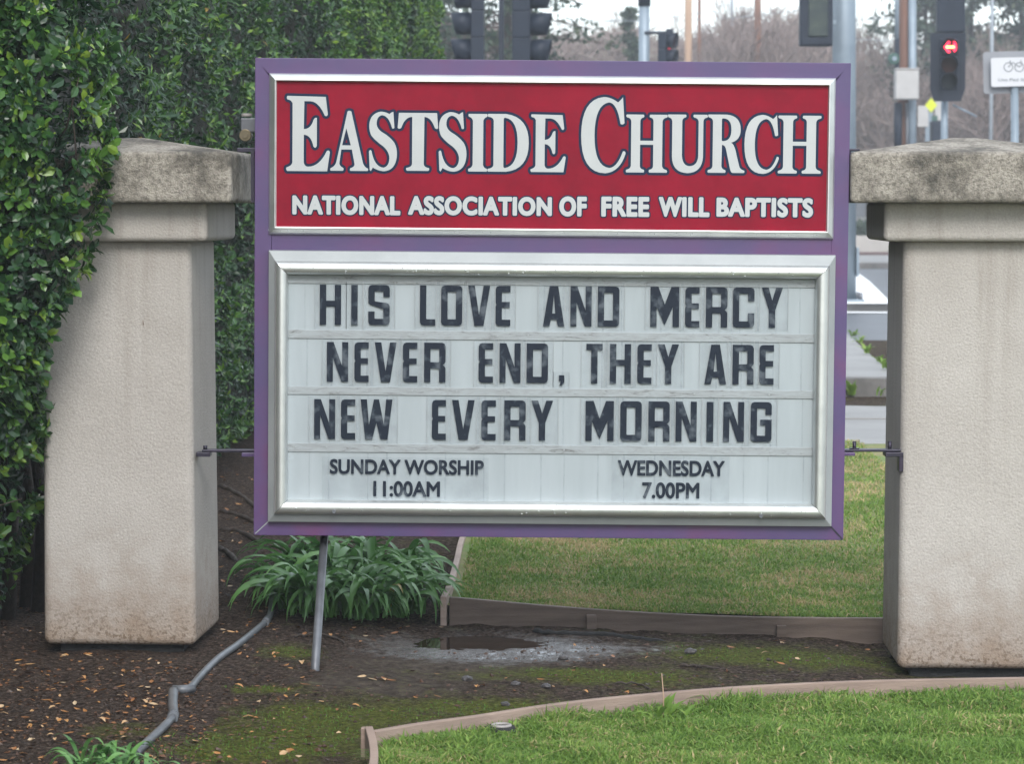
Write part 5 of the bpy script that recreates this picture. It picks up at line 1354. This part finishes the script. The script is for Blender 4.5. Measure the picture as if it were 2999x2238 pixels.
# ------------------------------------------------------------------ roadway beyond the lawn
def slab(name, x0, x1, y0, y1, z, mat, kind='structure', th=0.25, skew=0.0):
    mb = MB(); mb.add([(x0,y0,z-th),(x1,y0,z-th),(x1+skew,y1,z-th),(x0+skew,y1,z-th),(x0,y0,z),(x1,y0,z),(x1+skew,y1,z),(x0+skew,y1,z)],
                      [(0,3,2,1),(4,5,6,7),(0,1,5,4),(1,2,6,5),(2,3,7,6),(3,0,4,7)])
    return tag(mb.build(name, mat), kind=kind)
# path in front of kerb, made of separate concrete panels
path = tag(MB().box(-0.6, 40, 18.0, 22.0, -0.1, 0.196).build('path', M['kerb']), kind='structure')
for i in range(2):
    y0 = 18.01 + i*2.0; za = .2+.011*i
    MB().box(-0.59, 39.9, y0, y0+1.992, 0.1, za+.004).build('panel', M['concrete'], path, .004)
slab('kerb', -0.4, 40, 22.0, 22.18, .373, M['kerb'], th=.4)
# pavement slab whose far edge runs off at an angle
mb = MB(); zt = .376
def diag(Y): return G(2484+(2600-2484)*0, 985, zt)
d0 = G(2470, 968, zt); d1 = G(2610, 1092, zt); dv = (d1-d0)
A_ = d0 + dv*((35.5-d0.y)/dv.y); B_ = d0 + dv*((22.18-d0.y)/dv.y)
pav = [(-0.4, 22.18), (B_.x, 22.18), (A_.x, A_.y), (-0.4, A_.y)]
mb.add([(x, y, .1) for x, y in pav] + [(x, y, zt) for x, y in pav], [(4,5,6,7), (0,1,5,4), (1,2,6,5), (2,3,7,6), (3,0,4,7)])
tag(mb.build('pavement', M['concrete']), kind='structure')
tag(MB().add([(-60,22.2,.27),(120,22.2,.27),(120,61.9,.33),(-60,61.9,.33)], [(0,1,2,3)]).build('road', M['asphalt']), kind='structure')
slab('kerb', -30, 40, 37.9, 38.06, .405, M['concrete'], th=.3)
slab('traffic_island', -30, 4.72, 38.06, 61, .40, M['asphalt'], th=.25)
a = G(2470, 912, .304); b_ = G(2640, 916, .304)
tag(MB().add([(a.x-3,a.y-.15,.304),(b_.x,b_.y-.15,.304),(b_.x,b_.y+.35,.304),(a.x-3,a.y+.35,.304)], [(0,1,2,3)]).build('road_line', M['line']), kind='structure')
pts = [G(2470,889,.41), G(2612,889,.41), G(2596,872,.41), G(2576,852,.41), G(2545,822,.41), G(2510,797,.41), G(2470,780,.41)]  # flat white polygon over the island top
tag(MB().add([tuple(p) for p in pts], [tuple(range(len(pts)))]).build('road_patch', M['line']), kind='structure')
a = G(2562, 797, .325); b_ = G(2625, 798, .325)
tag(MB().add([(a.x,a.y,.325),(b_.x,b_.y,.325),(b_.x,b_.y+1.2,.325),(a.x,a.y+1.2,.325)], [(0,1,2,3)]).build('road_patch', M['orange_line']), kind='structure')
slab('kerb', -60, 80, 61.9, 62.1, .45, M['kerb'], th=.3)
slab('sidewalk', -60, 80, 62.1, 71, .47, M['concrete'], th=.2)
slab('bark_bed', -60, 80, 71, 74, .50, M['bark_mulch'], th=.2)
wx0_ = P(2440, 700, 74).x; wx1_ = P(2581, 700, 74).x
gw = empty('garden_wall', (wx0_, 74, .5), 'low pale rendered wall across the road, seen through the gap by the right pillar', 'wall')
MB().box(wx0_-6, wx1_, 74, 74.3, .4, P(2500, 690, 74).z).build('wall', M['whitewall'], gw)
MB().box(wx1_+.01, wx1_+4, 74.8, 75.1, .4, P(2500, 697, 74).z).build('wall', M['whitewall'], gw)
# house corner behind
bw = empty('building', (P(2500,640,95).x, 95, .4), 'pale building corner far across the road behind the low wall', 'building')
MB().box(P(2400,600,95).x, P(2535,600,95).x, 95, 99, .3, 3.1).build('wall', M['grey_board'], bw)
MB().box(P(2400,600,95).x, P(2620,600,95).x, 92.5, 94.9, P(0,645,94).z, P(0,636,94).z).build('roof', M['cream'], bw)

# ------------------------------------------------------------------ signals and poles
def rotz(mb, c, ang):
    ca, sa = math.cos(ang), math.sin(ang); out = []
    for v in mb.v:
        x, y = v[0]-c.x, v[1]-c.y; out.append((c.x+x*ca-y*sa, c.y+x*sa+y*ca, v[2]))
    mb.v = out; return mb
def signal(px, pyc, Y, pitch, r, facing, label, states, plate=None, depth=.17, vis_len=.28, name='traffic_signal'):
    """pyc: pixel rows of section centres; facing angle: 0 = towards camera, + = to picture right"""
    c = P(px, pyc[0], Y); zs = [P(px, y, Y).z for y in pyc]
    root = empty(name, (c.x, Y, zs[-1]-r*1.2), label, 'traffic signal', 'traffic signals at the crossing')
    hw = r*1.18
    def add(nm, mb, mat, bev=0, par=None): rotz(mb, c, facing); return mb.build(nm, mat, par or root, bev)
    for z in zs:
        add('housing', MB().box(c.x-hw, c.x+hw, Y-.0, Y+depth, z-pitch*.49, z+pitch*.49), M['signal_side'], .012)
    if plate:
        pl, pr, pt, pb = plate
        x0, x1, z1, z0 = P(pl, 0, Y).x, P(pr, 0, Y).x, P(0, pt, Y).z, P(0, pb, Y).z; k = .06
        pts = [(x0+k,z0),(x1-k,z0),(x1,z0+k*3),(x1,z1),(x0,z1),(x0,z0+k*3)]
        add('backplate', quad_slab(MB(), pts, Y+.03, Y+.036), M['signal'])
    for z, st in zip(zs, states):
        n = 18; vs = []; fs = []
        # tunnel visor: open at the bottom
        for i in range(n+1):
            a = R(-55) + R(290)*i/n
            for (ln_, rr) in ((0, r*1.06), (-vis_len*(.86+.14*math.sin(a)), r*1.04)):
                vs.append((c.x+rr*math.cos(a), Y+ln_, z+rr*math.sin(a)))
        for i in range(n): fs.append((2*i, 2*i+1, 2*i+3, 2*i+2))
        o_ = add('visor', MB().add(vs, fs, True), M['signal'])
        sm = o_.modifiers.new('solid', 'SOLIDIFY'); sm.thickness = .004
        lens = MB().tube([(c.x, Y-.012, z), (c.x, Y-.002, z)], r, 24)
        lo = add('lens', lens, M[st], .004)
        if st == 'signal_arrow': pass
    return root
M['signal_arrow'] = M['signal']
signal(1381, (-8, 70, 148), 38, .36, .15, R(-92), 'black traffic signal seen side on with hoods pointing left, above the sign', ('green_off','amber_off','green_off'))
signal(1556, (-6, 72, 150), 38, .36, .15, R(84), 'black traffic signal seen side on with hoods pointing right, above the sign', ('green_off','amber_off','green_off'), depth=.24)
sp2 = empty('signal_post', (P(1468,600,38).x, 38.3, .3), 'slim dark signal post between the two back-to-back signals', 'signal post')
c_ = P(1468, 0, 38)
MB().tube([(c_.x, 38.3, .3), (c_.x, 38.3, 5.6)], .035, 12).build('post', M['signal_side'], sp2)
for z in (P(0, 200, 38).z, 5.1):
    MB().tube([(P(1385,0,38).x, 38.1, z), (P(1545,0,38).x, 38.1, z)], .03, 8).build('bracket', M['signal_side'], sp2)
# right-hand signal with red arrow
rs = signal(2780, (137, 189, 237), 41, .25, .115, R(-6), 'black signal with a lit red arrow and backplate, right of the utility pole', ('signal_arrow','amber_off','green_off'), plate=(2727,2829,95,296), vis_len=.2)
zc = P(2780, 137, 41).z; xc = P(2780, 0, 41).x; px_ = F/41
mb = MB(); 
quad_slab(mb, [(xc-.075, zc), (xc-.01, zc+.085), (xc+.02, zc+.07), (xc-.03, zc+.018), (xc-.03, zc-.018), (xc+.02, zc-.07), (xc-.01, zc-.085)], 40.965, 40.975)
mb.build('lens_light', M['red_light'], rs)
quad_slab(MB(), [(xc-.045, zc-.016), (xc+.075, zc-.016), (xc+.075, zc+.016), (xc-.045, zc+.016)], 40.955, 40.962).build('lens_light', M['red_hot'], rs)
quad_slab(MB(), [(xc+.065, zc+.09), (xc+.10, zc+.05), (xc+.107, zc-.03), (xc+.08, zc-.075), (xc+.06, zc-.03)], 40.965, 40.975).build('lens_light', M['red_light'], rs)
a0 = P(2745, 95, 41.1); a1 = P(2828, -60, 41.1)
tag(MB().box(a0.x, a1.x, 41.1, 41.3, a0.z+.01, a1.z).build('traffic_signal', M['signal_side'], None, .02), 'back of a dark signal box standing directly above the red arrow signal', 'traffic signal', 'traffic signals at the crossing')
sp3 = empty('signal_post', (xc, 41.35, .4), 'short grey post carrying the red arrow signal', 'signal post')
MB().tube([(xc, 41.35, .3), (xc, 41.35, 4.6)], .052, 12).build('post', M['galv'], sp3)
MB().tube([P(2790,306,41.3), P(2860,341,41.3)], .014, 8).build('arm', M['galv'], sp3)
# distant signal on arm
signal(1958, (120, 168, 216), 50, .29, .14, R(70), 'small signal glowing red seen nearly side on beside the pale pole', ('red_soft','amber_soft','green_off'), depth=.15, vis_len=.16)
pp_ = empty('lamp_post', (P(1887,0,50).x, 50, .4), 'pale blue-grey metal pole with dark collar above the middle of the sign', 'pole')
x_ = P(1887, 0, 50).x
MB().tube([(x_, 50, .3), (x_, 50, 6.5)], [.105, .092], 20).build('post', M['galv'], pp_)
MB().tube([(x_, 50, P(0,17,50).z), (x_, 50, 5.9)], .112, 20).build('collar', M['signal_side'], pp_)
MB().tube([(x_, 49.9, P(0,96,50).z), (P(1955,0,50).x, 49.95, P(0,95,50).z)], .025, 8).build('arm', M['signal_side'], pp_)
zt_ = P(0,84,50).z; MB().box(P(1951,0,50).x, P(1972,0,50).x, 49.9, 50.05, P(0,104,50).z, zt_).build('clamp', M['signal_side'], pp_, .01)
# big mast pole
mp = empty('signal_mast', (P(2474,0,38.6).x, 38.7, .4), 'thick galvanised signal mast rising behind the right edge of the sign', 'signal mast')
xb_, xt_ = P(2477, 0, 38.7).x, P(2469, 0, 38.7).x
MB().tube([(xb_, 38.7, .43), (xt_, 38.7, 7.5)], [.172, .148], 28).build('post', M['galv'], mp)
MB().box(xb_-.26, xb_+.26, 38.45, 38.97, .40, .44).build('base_plate', M['galv'], mp, .01)
for sx in (-.21, .21):
    for sy in (-.19, .19): MB().tube([(xb_+sx, 38.7+sy, .44), (xb_+sx, 38.7+sy, .53)], .03, 8).build('anchor_bolt', M['steel'], mp)
MB().box(xb_+.16, xb_+.20, 38.6, 38.75, .75, 1.15).build('hand_hole_cover', M['galv'], mp, .01)
# pedestrian head
x0_, x1_ = P(2344,0,38.3).x, P(2440,0,38.3).x; zt_, zb_ = P(0,-60,38.3).z, P(0,134,38.3).z
ped = empty('pedestrian_signal', ((x0_+x1_)/2, 38.3, zb_), 'dark boxy pedestrian signal with greenish glass fixed to the left of the thick mast', 'pedestrian signal')
MB().box(x0_, x1_, 38.3, 38.5, zb_, zt_).build('housing', M['signal_side'], ped, .02)
MB().box(x0_+.11, x1_-.07, 38.27, 38.297, zb_+.13, zt_-.05).build('lens', M['glass_green'], ped, .01)
MB().box(x0_+.03, x1_-.03, 38.18, 38.2, zb_+.02, zb_+.1).build('visor', M['signal_side'], ped, .005)
MB().box(x1_+.0, x1_+.05, 38.4, 38.5, zb_+.3, zb_+.36).build('bracket', M['galv'], ped)
# utility poles
def pole(px, Y, dia, top, mat, label, lean=0.0, extra=None):
    x = P(px, 300, Y).x
    r_ = empty('utility_pole', (x, Y, .4), label, 'utility pole', 'poles across the road')
    MB().tube([(x, Y, .2), (x+lean, Y, top)], [dia/2, dia/2*.9], 16).build('post', mat, r_)
    return r_
up = pole(2647, 60, .27, 9, M['utility'], 'brown wooden utility pole with grey conduits and cream box, left of the red arrow signal')
for px, w, y0p, y1p, m_ in ((2672, .17, -100, 600, 'galv'), (2627, .10, -100, 115, 'galv'), (2630, .17, 300, 440, 'signal_side'), (2657, .06, 300, 500, 'steel')):
    MB().tube([P(px, y1p, 59.8), P(px, y0p, 59.8)], w/2, 10).build('conduit', M[m_], up)
a0 = P(2617, 292, 59.6); a1 = P(2686, 205, 59.6)
mb = MB().box(a0.x, a1.x, 59.3, 59.6, a0.z, a1.z); bx = mb.build('cabinet', M['cream'], up, .03)
MB().box(a0.x-.01, a1.x+.01, 59.28, 59.62, a1.z+.002, a1.z+.03).build('cabinet_lid', M['cream'], up, .01)
g_ = P(2616, 172, 59.7); MB().tube([g_+Vector((0,-.16,0)), g_], .12, 16).build('meter', M['green_sign'], up, .01)
MB().tube([g_+Vector((0,-.2,0)), g_+Vector((0,-.16,0))], .05, 16).build('meter_glass', M['galv'], up)
MB().box(P(2620,0,59.8).x, P(2634,0,59.8).x, 59.7, 59.8, P(0,200,59.8).z, P(0,113,59.8).z).build('bracket', M['signal_side'], up)
pole(2015, 85, .24, 11, M['utility_tan'], 'tan wooden pole above the right half of the sign, left of the brownish one')
pole(2047, 90, .12, 11, M['utility'], 'thin dark pole standing just right of the tan wooden pole')
pole(2142, 100, .12, 10, M['grey_pole'], 'faint thin grey pole between the tan and the brown poles')
pole(2221, 85, .22, 11, M['utility'], 'reddish brown wooden pole left of the pedestrian signal', -.05)
pole(2903, 75, .10, 10, M['grey_pole'], 'faint grey pole above the bicycle sign')
# overhead wires
def wire(a, b_, sag, label):
    pts = [a.lerp(b_, i/12) - Vector((0, 0, sag*4*(i/12)*(1-i/12))) for i in range(13)]
    tag(MB().tube(pts, .012, 4).build('overhead_wire', M['grey_pole']), label, 'wire', 'overhead wires')
wire(P(1650,52,86), P(2450,12,86), .25, 'upper thin wire crossing the sky above the sign')
wire(P(1650,64,88), P(2100,30,88), .1, 'lower thin wire crossing the sky left of the tan pole')
wire(P(2480,55,86), P(2640,52,86), .02, 'upper of the two thin wires meeting the brown utility pole')
wire(P(2480,112,86), P(2640,118,86), .02, 'lower of the two thin wires meeting the brown utility pole')
# small signs
def small_sign(name, px0, px1, py0, py1, Y, mat, label, post=True, postpx=None, diamond=False):
    a0 = P(px0, py1, Y); a1 = P(px1, py0, Y)
    r_ = empty(name, ((a0.x+a1.x)/2, Y, .4), label, 'sign', 'small road signs behind the right pillar')
    if diamond:
        cx_, cz_ = (a0.x+a1.x)/2, (a0.z+a1.z)/2
        quad_slab(MB(), [(cx_, a0.z), (a1.x, cz_), (cx_, a1.z), (a0.x, cz_)], Y, Y+.02).build('panel', mat, r_)
    else: MB().box(a0.x, a1.x, Y, Y+.03, a0.z, a1.z).build('panel', mat, r_, .008)
    if post:
        x = P(postpx or (px0+px1)/2, 300, Y).x
        MB().box(x-.05, x+.05, Y+.031, Y+.09, .2, a1.z-.05).build('post', M['galv'], r_)
    return r_
small_sign('road_sign', 2688, 2724, 309, 371, 70, M['cream'], 'plain cream sign panel just right of the utility pole', postpx=2718)
small_sign('road_sign', 2738, 2770, 293, 352, 69, M['cream'], 'plain cream sign panel directly below the red arrow signal', post=False)
small_sign('warning_sign', 2709, 2745, 286, 329, 68.5, M['yellow'], 'bright yellow diamond warning sign between the two cream panels', postpx=2727, diamond=True)
small_sign('road_sign', 2729, 2746, 338, 356, 68, M['green_sign'], 'tiny green sign below the yellow diamond sign', post=False)
a0 = P(2730, 440, 60); a1 = P(2770, 353, 60)
tag(MB().box(a0.x, a1.x, 60, 60.4, .4, a1.z).build('control_cabinet', M['signal_side'], None, .02), 'dark control cabinet behind the right pillar cap', 'cabinet')
# bicycle sign
YB = 30
bs = empty('bicycle_sign', (P(2978,0,YB).x, YB, .3), 'white bicycle sign on a larger grey board and post at the right edge', 'sign')
cxb, czb = P(2976, 0, YB).x, P(0, 210, YB).z; pm = F/YB
def rrect(w, h, r, n=5):
    pts = []
    for (sx, sy, a0) in ((1,1,0),(-1,1,90),(-1,-1,180),(1,-1,270)):
        for k in range(n+1):
            a = R(a0+90*k/n); pts.append((sx*(w/2-r)+r*math.cos(a), sy*(h/2-r)+r*math.sin(a)))
    return pts
def roll(pts, cx_, cz_, a=R(1.6)): return [(cx_+x*math.cos(a)-y*math.sin(a), cz_+x*math.sin(a)+y*math.cos(a)) for x, y in pts]
quad_slab(MB(), roll(rrect(184/pm, 122/pm, .03), cxb, czb), YB+.03, YB+.04).build('backing_board', M['grey_board'], bs)
MB().tube([(cxb+.04, YB+.01, .2), (cxb-.005, YB+.01, czb-.13)], .042, 12).build('post', M['galv'], bs)
face = quad_slab(MB(), roll(rrect(146/pm, 84/pm, .022), cxb, czb), YB-.05, YB-.042).build('panel', M['white_sign'], bs)
mb = MB()
def ringpts(cx_, cz_, r): return [(cx_+r*math.cos(2*math.pi*k/20), YB-.053, cz_+r*math.sin(2*math.pi*k/20)) for k in range(21)]
for bxp in (2953, 2985):
    cx_ = P(bxp, 0, YB).x; cz_ = P(0, 196, YB).z; r = .047
    mb.tube(ringpts(cx_, cz_, r), .004, 4, False)
    mb.tube([(cx_, YB-.053, cz_), (cx_+.03, YB-.053, cz_+.03), (cx_+.012, YB-.053, cz_+.072)], .004, 4)
mb.tube([(P(2985,0,YB).x, YB-.053, P(0,196,YB).z+.0), (P(2966,0,YB).x, YB-.053, P(0,196,YB).z+.05), (P(2953,0,YB).x, YB-.053, P(0,196,YB).z)], .004, 4)
mb.build('symbol', M['symbol'], face)
v, f = text_mesh('Use Ped Signal', .01); w_ = fit(v, bbox(v), (cxb-52/pm, cxb+52/pm, P(0,240,YB).z, P(0,229,YB).z))
MB().add([(p[0], YB-.0535, p[1]) for p in w_], f).build('lettering', M['symbol'], face)

# ------------------------------------------------------------------ background vegetation
def seg_cloud(name, segs, radii, mat, parent, tint):
    """segs (n,2,3), radii (n,2): three-sided prisms"""
    a, b_ = segs[:, 0], segs[:, 1]; t_ = unit(b_-a); ref = np.where(np.abs(t_[:, 2:3]) < .9, np.array([[0, 0, 1.0]]), np.array([[1.0, 0, 0]]))
    u_ = unit(np.cross(t_, ref)); w_ = np.cross(t_, u_); vs = []
    for e, r_ in ((a, radii[:, 0]), (b_, radii[:, 1])):
        for k in range(3):
            q_ = 2*np.pi*k/3; vs.append(e + (u_*math.cos(q_) + w_*math.sin(q_))*r_[:, None])
    V = np.stack(vs, 1).reshape(-1, 3); b0 = np.arange(len(a))*6
    return np_mesh(name, V, [np.concatenate([np.stack((b0+k, b0+(k+1) % 3, b0+3+(k+1) % 3, b0+3+k), 1) for k in range(3)])], mat, parent, {'tint': np.repeat(tint, 6)})
def bare_tree(px, Y, htop_py, spread, label, seed, depth=5, tint=.4, name='bare_tree', z0=.4):
    rr = random.Random(seed); x = P(px, 300, Y).x; top = P(px, htop_py, Y).z
    root = empty(name, (x, Y, z0), label, 'tree', 'leafless trees across the road')
    S1 = []; R1 = []; S2 = []; R2 = []
    hh = top - z0
    def grow(p, d_, ln_, r_, lv):
        q_ = p + d_*ln_
        (S1 if lv <= 1 else S2).append((tuple(p), tuple(q_))); (R1 if lv <= 1 else R2).append((r_, r_*.7))
        if lv >= depth: return
        for _ in range(rr.choice((3, 3, 4)) if lv else 5):
            nd = (d_ + Vector((rr.gauss(0, spread), rr.gauss(0, spread), rr.gauss(.12, .3)))).normalized()
            grow(p + d_*ln_*rr.uniform(.55, 1), nd, ln_*rr.uniform(.6, .85), max(r_*.62, .006), lv+1)
    grow(Vector((x, Y, z0-.1)), Vector((rr.gauss(0, .05), 0, 1)).normalized(), hh*.30, hh*.018, 0)
    mx_ = np.percentile(np.array(S2)[:, 1, 2], 97); kf = (top-z0)/(mx_-z0)
    for LL in (S1, S2):
        for i_, (p_, q_) in enumerate(LL): LL[i_] = ((p_[0], p_[1], z0+(p_[2]-z0)*kf), (q_[0], q_[1], z0+(q_[2]-z0)*kf))
    seg_cloud('trunk', np.array(S1), np.array(R1), M['twig'], root, np.full(len(S1), .1))
    seg_cloud('crown', np.array(S2), np.array(R2), M['twig'], root, np.clip(tint+np.array([rr.gauss(0, .13) for _ in S2]), 0, 1))
spec = [(1760,100,90,.75,'greyish bare tree above the middle of the sign',.55),(1845,105,60,.7,'olive grey bare tree left of the pale pole',.7),(1925,100,120,.8,'low bare tree right of the pale pole',.5),
        (2090,95,60,.75,'brown bare tree between the two wooden poles',.3),(2180,90,40,.8,'spreading bare tree just left of the reddish pole',.3),(2290,85,60,.85,'dark tangled bare tree left of the pedestrian signal',.22),
        (2380,92,100,.8,'bare tree behind the pedestrian signal',.4),(2555,95,40,.5,'slender bare tree right of the thick mast',.45),(2600,90,200,.8,'low bare tree left of the utility pole',.3),
        (2870,85,150,.8,'reddish bare tree behind the bicycle sign',.3),(2960,80,120,.85,'bare tree at the right edge behind the bicycle sign',.3),(2700,88,170,.8,'bare tree behind the utility pole',.35)]
for i, (px, Y, ty, spd, lab, ti) in enumerate(spec): bare_tree(px, Y, ty, spd, lab, 100+i, 6 if i % 2 else 6, ti)
# thicket: far band of twigs nobody could count
n = 80000
px = rng.uniform(1150, 3400, n); Yt = rng.uniform(97, 112, n)
KX = [1100, 1290, 1500, 1720, 1850, 1920, 2040, 2120, 2230, 2330, 2440, 2500, 2620, 2680, 2750, 2840, 2999, 3400]
KY = [60, 60, 120, 120, 95, 140, 130, 85, 70, 55, 90, 200, 190, 160, 170, 135, 120, 120]
tp = np.interp(px, KX, KY) + np.array([48*nz(q_/30, 3, 1) + 26*nz(q_/9, 1, 1) for q_ in px])
topz = EYE + (600-tp)*Yt/F
z = .4 + (topz-.4)*(1 - np.abs(rng.normal(size=n))*.42 - .02*rng.uniform(size=n)); z = np.where(z < .4, .4+rng.uniform(0, 5, n), z); x = (px-CX)/F*Yt
a = np.stack([x, Yt, z], 1); dd = unit(rng.normal(size=(n, 3))*np.array([1, .6, 1.1]) + np.array([0, 0, .5])); b_ = a + dd*rng.uniform(.25, .8, n)[:, None]
tn = np.clip(.42 + .2*rng.normal(size=n) + .25*np.array([nz(q_/60, w_/1.5, 2) for q_, w_ in zip(px, z)]), 0, .95)
tag(seg_cloud('thicket', np.stack([a, b_], 1), np.stack([rng.uniform(.012, .035, n), rng.uniform(.006, .012, n)], 1), M['twig'], None, tn), 'brown and grey mass of leafless undergrowth far across the road', 'thicket', kind='stuff')
# solid ground-level backing of the thicket: a hedge bank
bank = MB(); vs = []; m_ = 200
for i in range(m_+1):
    x = -60 + 160*i/m_; pxi = x*F/115+CX; h_ = EYE + (600-np.interp(pxi, KX, KY)-75)*115/F + .5*nz(i*.5, 1, 1) + .4*nz(i*1.7, 1, 4)
    vs += [(x, 113, .2), (x, 113.5, .4+h_*.7), (x, 115, .4+h_), (x, 120, .2)]
fs = []
for i in range(m_):
    for k in range(3): fs.append((i*4+k, (i+1)*4+k, (i+1)*4+k+1, i*4+k+1))
M['bank'] = nmat('brush_bank', (0.21, 0.17, 0.16), (0.16, 0.155, 0.125), .8, .95, 0, .6, 6)  # colour lightened like the twigs, for distance haze
tag(bank.add(vs, fs, True).build('brush_bank', M['bank']), kind='structure')
# evergreens
def conifer(px, Y, top_py, wid, label, seed, low=.4, nb=90, tufts=34, tuft=.16, gap=.0, name='conifer_tree', cone=True):
    rr = np.random.default_rng(seed); x = P(px, 300, Y).x; top = P(px, top_py, Y).z
    root = empty(name, (x, Y, .4), label, 'tree', 'evergreen trees across the road')
    MB().tube([(x, Y, .2), (x+.05, Y, top*.5), (x, Y, top)], [wid*.07, wid*.045, .02], 10).build('trunk', M['root'], root)
    S_ = []; Rr = []; C = []
    for i in range(nb):
        f = rr.uniform(0, 1); z = low + (top-low)*f; ln_ = wid*((1-f)**.8 if cone else math.sqrt(max(.04, 1-(f*1.5-.6)**2)))*rr.uniform(.55, 1.1)+.1
        az = rr.uniform(0, 6.283); up_ = rr.uniform(-.25, .25)
        e = np.array([x+math.cos(az)*ln_, Y+math.sin(az)*ln_, z+up_*ln_]); s_ = np.array([x, Y, z])
        S_.append((s_, e)); Rr.append((.03, .01))
        for k in range(tufts):
            q_ = rr.uniform(.2, 1.05); C.append(s_+(e-s_)*q_ + rr.normal(size=3)*np.array([.16, .16, .08])*wid*.32)
    tag(seg_cloud('branches', np.array(S_), np.array(Rr), M['twig'], root, np.full(len(S_), .05)), kind='stuff')
    C = np.array(C); n = len(C); d_ = unit(rr.normal(size=(n, 3))+np.array([0, 0, -.15])); nn = unit(rr.normal(size=(n, 3)))
    ln_ = rr.uniform(.6, 1.3, n)*tuft; V, Fs, k = leaf_arrays(C, d_, nn, ln_, ln_*.30, detailed=False)
    np_mesh('crown', V, Fs, M['conifer'], root, {'tint': np.repeat(np.clip(rr.normal(.45, .25, n), 0, 1), k)})
conifer(1475, 60, -900, 3.0, 'large dark evergreen behind the two back-to-back signals', 5, 2.0, 230, 70, .17)
conifer(1845, 88, 22, .85, 'small pointed evergreen just left of the pale pole', 6, .5, 70, 40, .22)
conifer(2705, 92, -500, 1.7, 'dark evergreen between the utility pole and the red arrow signal', 8, 5.0, 150, 55, .24, cone=False)
conifer(2840, 96, -420, 1.6, 'dark evergreen directly right of the red arrow signal', 9, 5.2, 120, 50, .24, cone=False)
conifer(2985, 92, -450, 1.6, 'dark evergreen in the top right corner', 10, 5.0, 140, 55, .24, cone=False)
conifer(1275, 75, -600, 1.6, 'evergreen peeping out at the far end of the hedge', 12, 2.0, 150, 55, .2)
# clipped shrubs behind the low wall
sh_ = empty('shrub', (P(2540,660,76).x, 76.5, .5), 'dark green shrubs topping the low wall across the road', 'shrub')
n = 5000; C = np.stack([rng.uniform(P(2440,0,76).x, P(2640,0,76).x, n), rng.uniform(75.4, 77, n), rng.uniform(.6, P(0,648,76).z, n)], 1)
d_ = unit(rng.normal(size=(n, 3))); nn = unit(rng.normal(size=(n, 3))); ln_ = rng.uniform(.05, .12, n); V, Fs, k = leaf_arrays(C, d_, nn, ln_, ln_*.35, detailed=False)
np_mesh('foliage', V, Fs, M['conifer'], sh_, {'tint': np.repeat(rng.uniform(0, 1, n), k)})

# ------------------------------------------------------------------ haze
hz = MB().box(-160, 160, -3, 130, -1.4, 14).build('haze', None)
hm = bpy.data.materials.new('haze_air'); hm.use_nodes = True; nt = hm.node_tree; nt.nodes.clear()
ho_ = nt.nodes.new('ShaderNodeOutputMaterial'); pv = nt.nodes.new('ShaderNodeVolumePrincipled'); pv.inputs['Density'].default_value = 0.0015
pv.inputs['Color'].default_value = (0.86, 0.92, 1.0, 1); nt.links.new(pv.outputs[0], ho_.inputs['Volume'])
hz.data.materials.append(hm); tag(hz, kind='stuff')
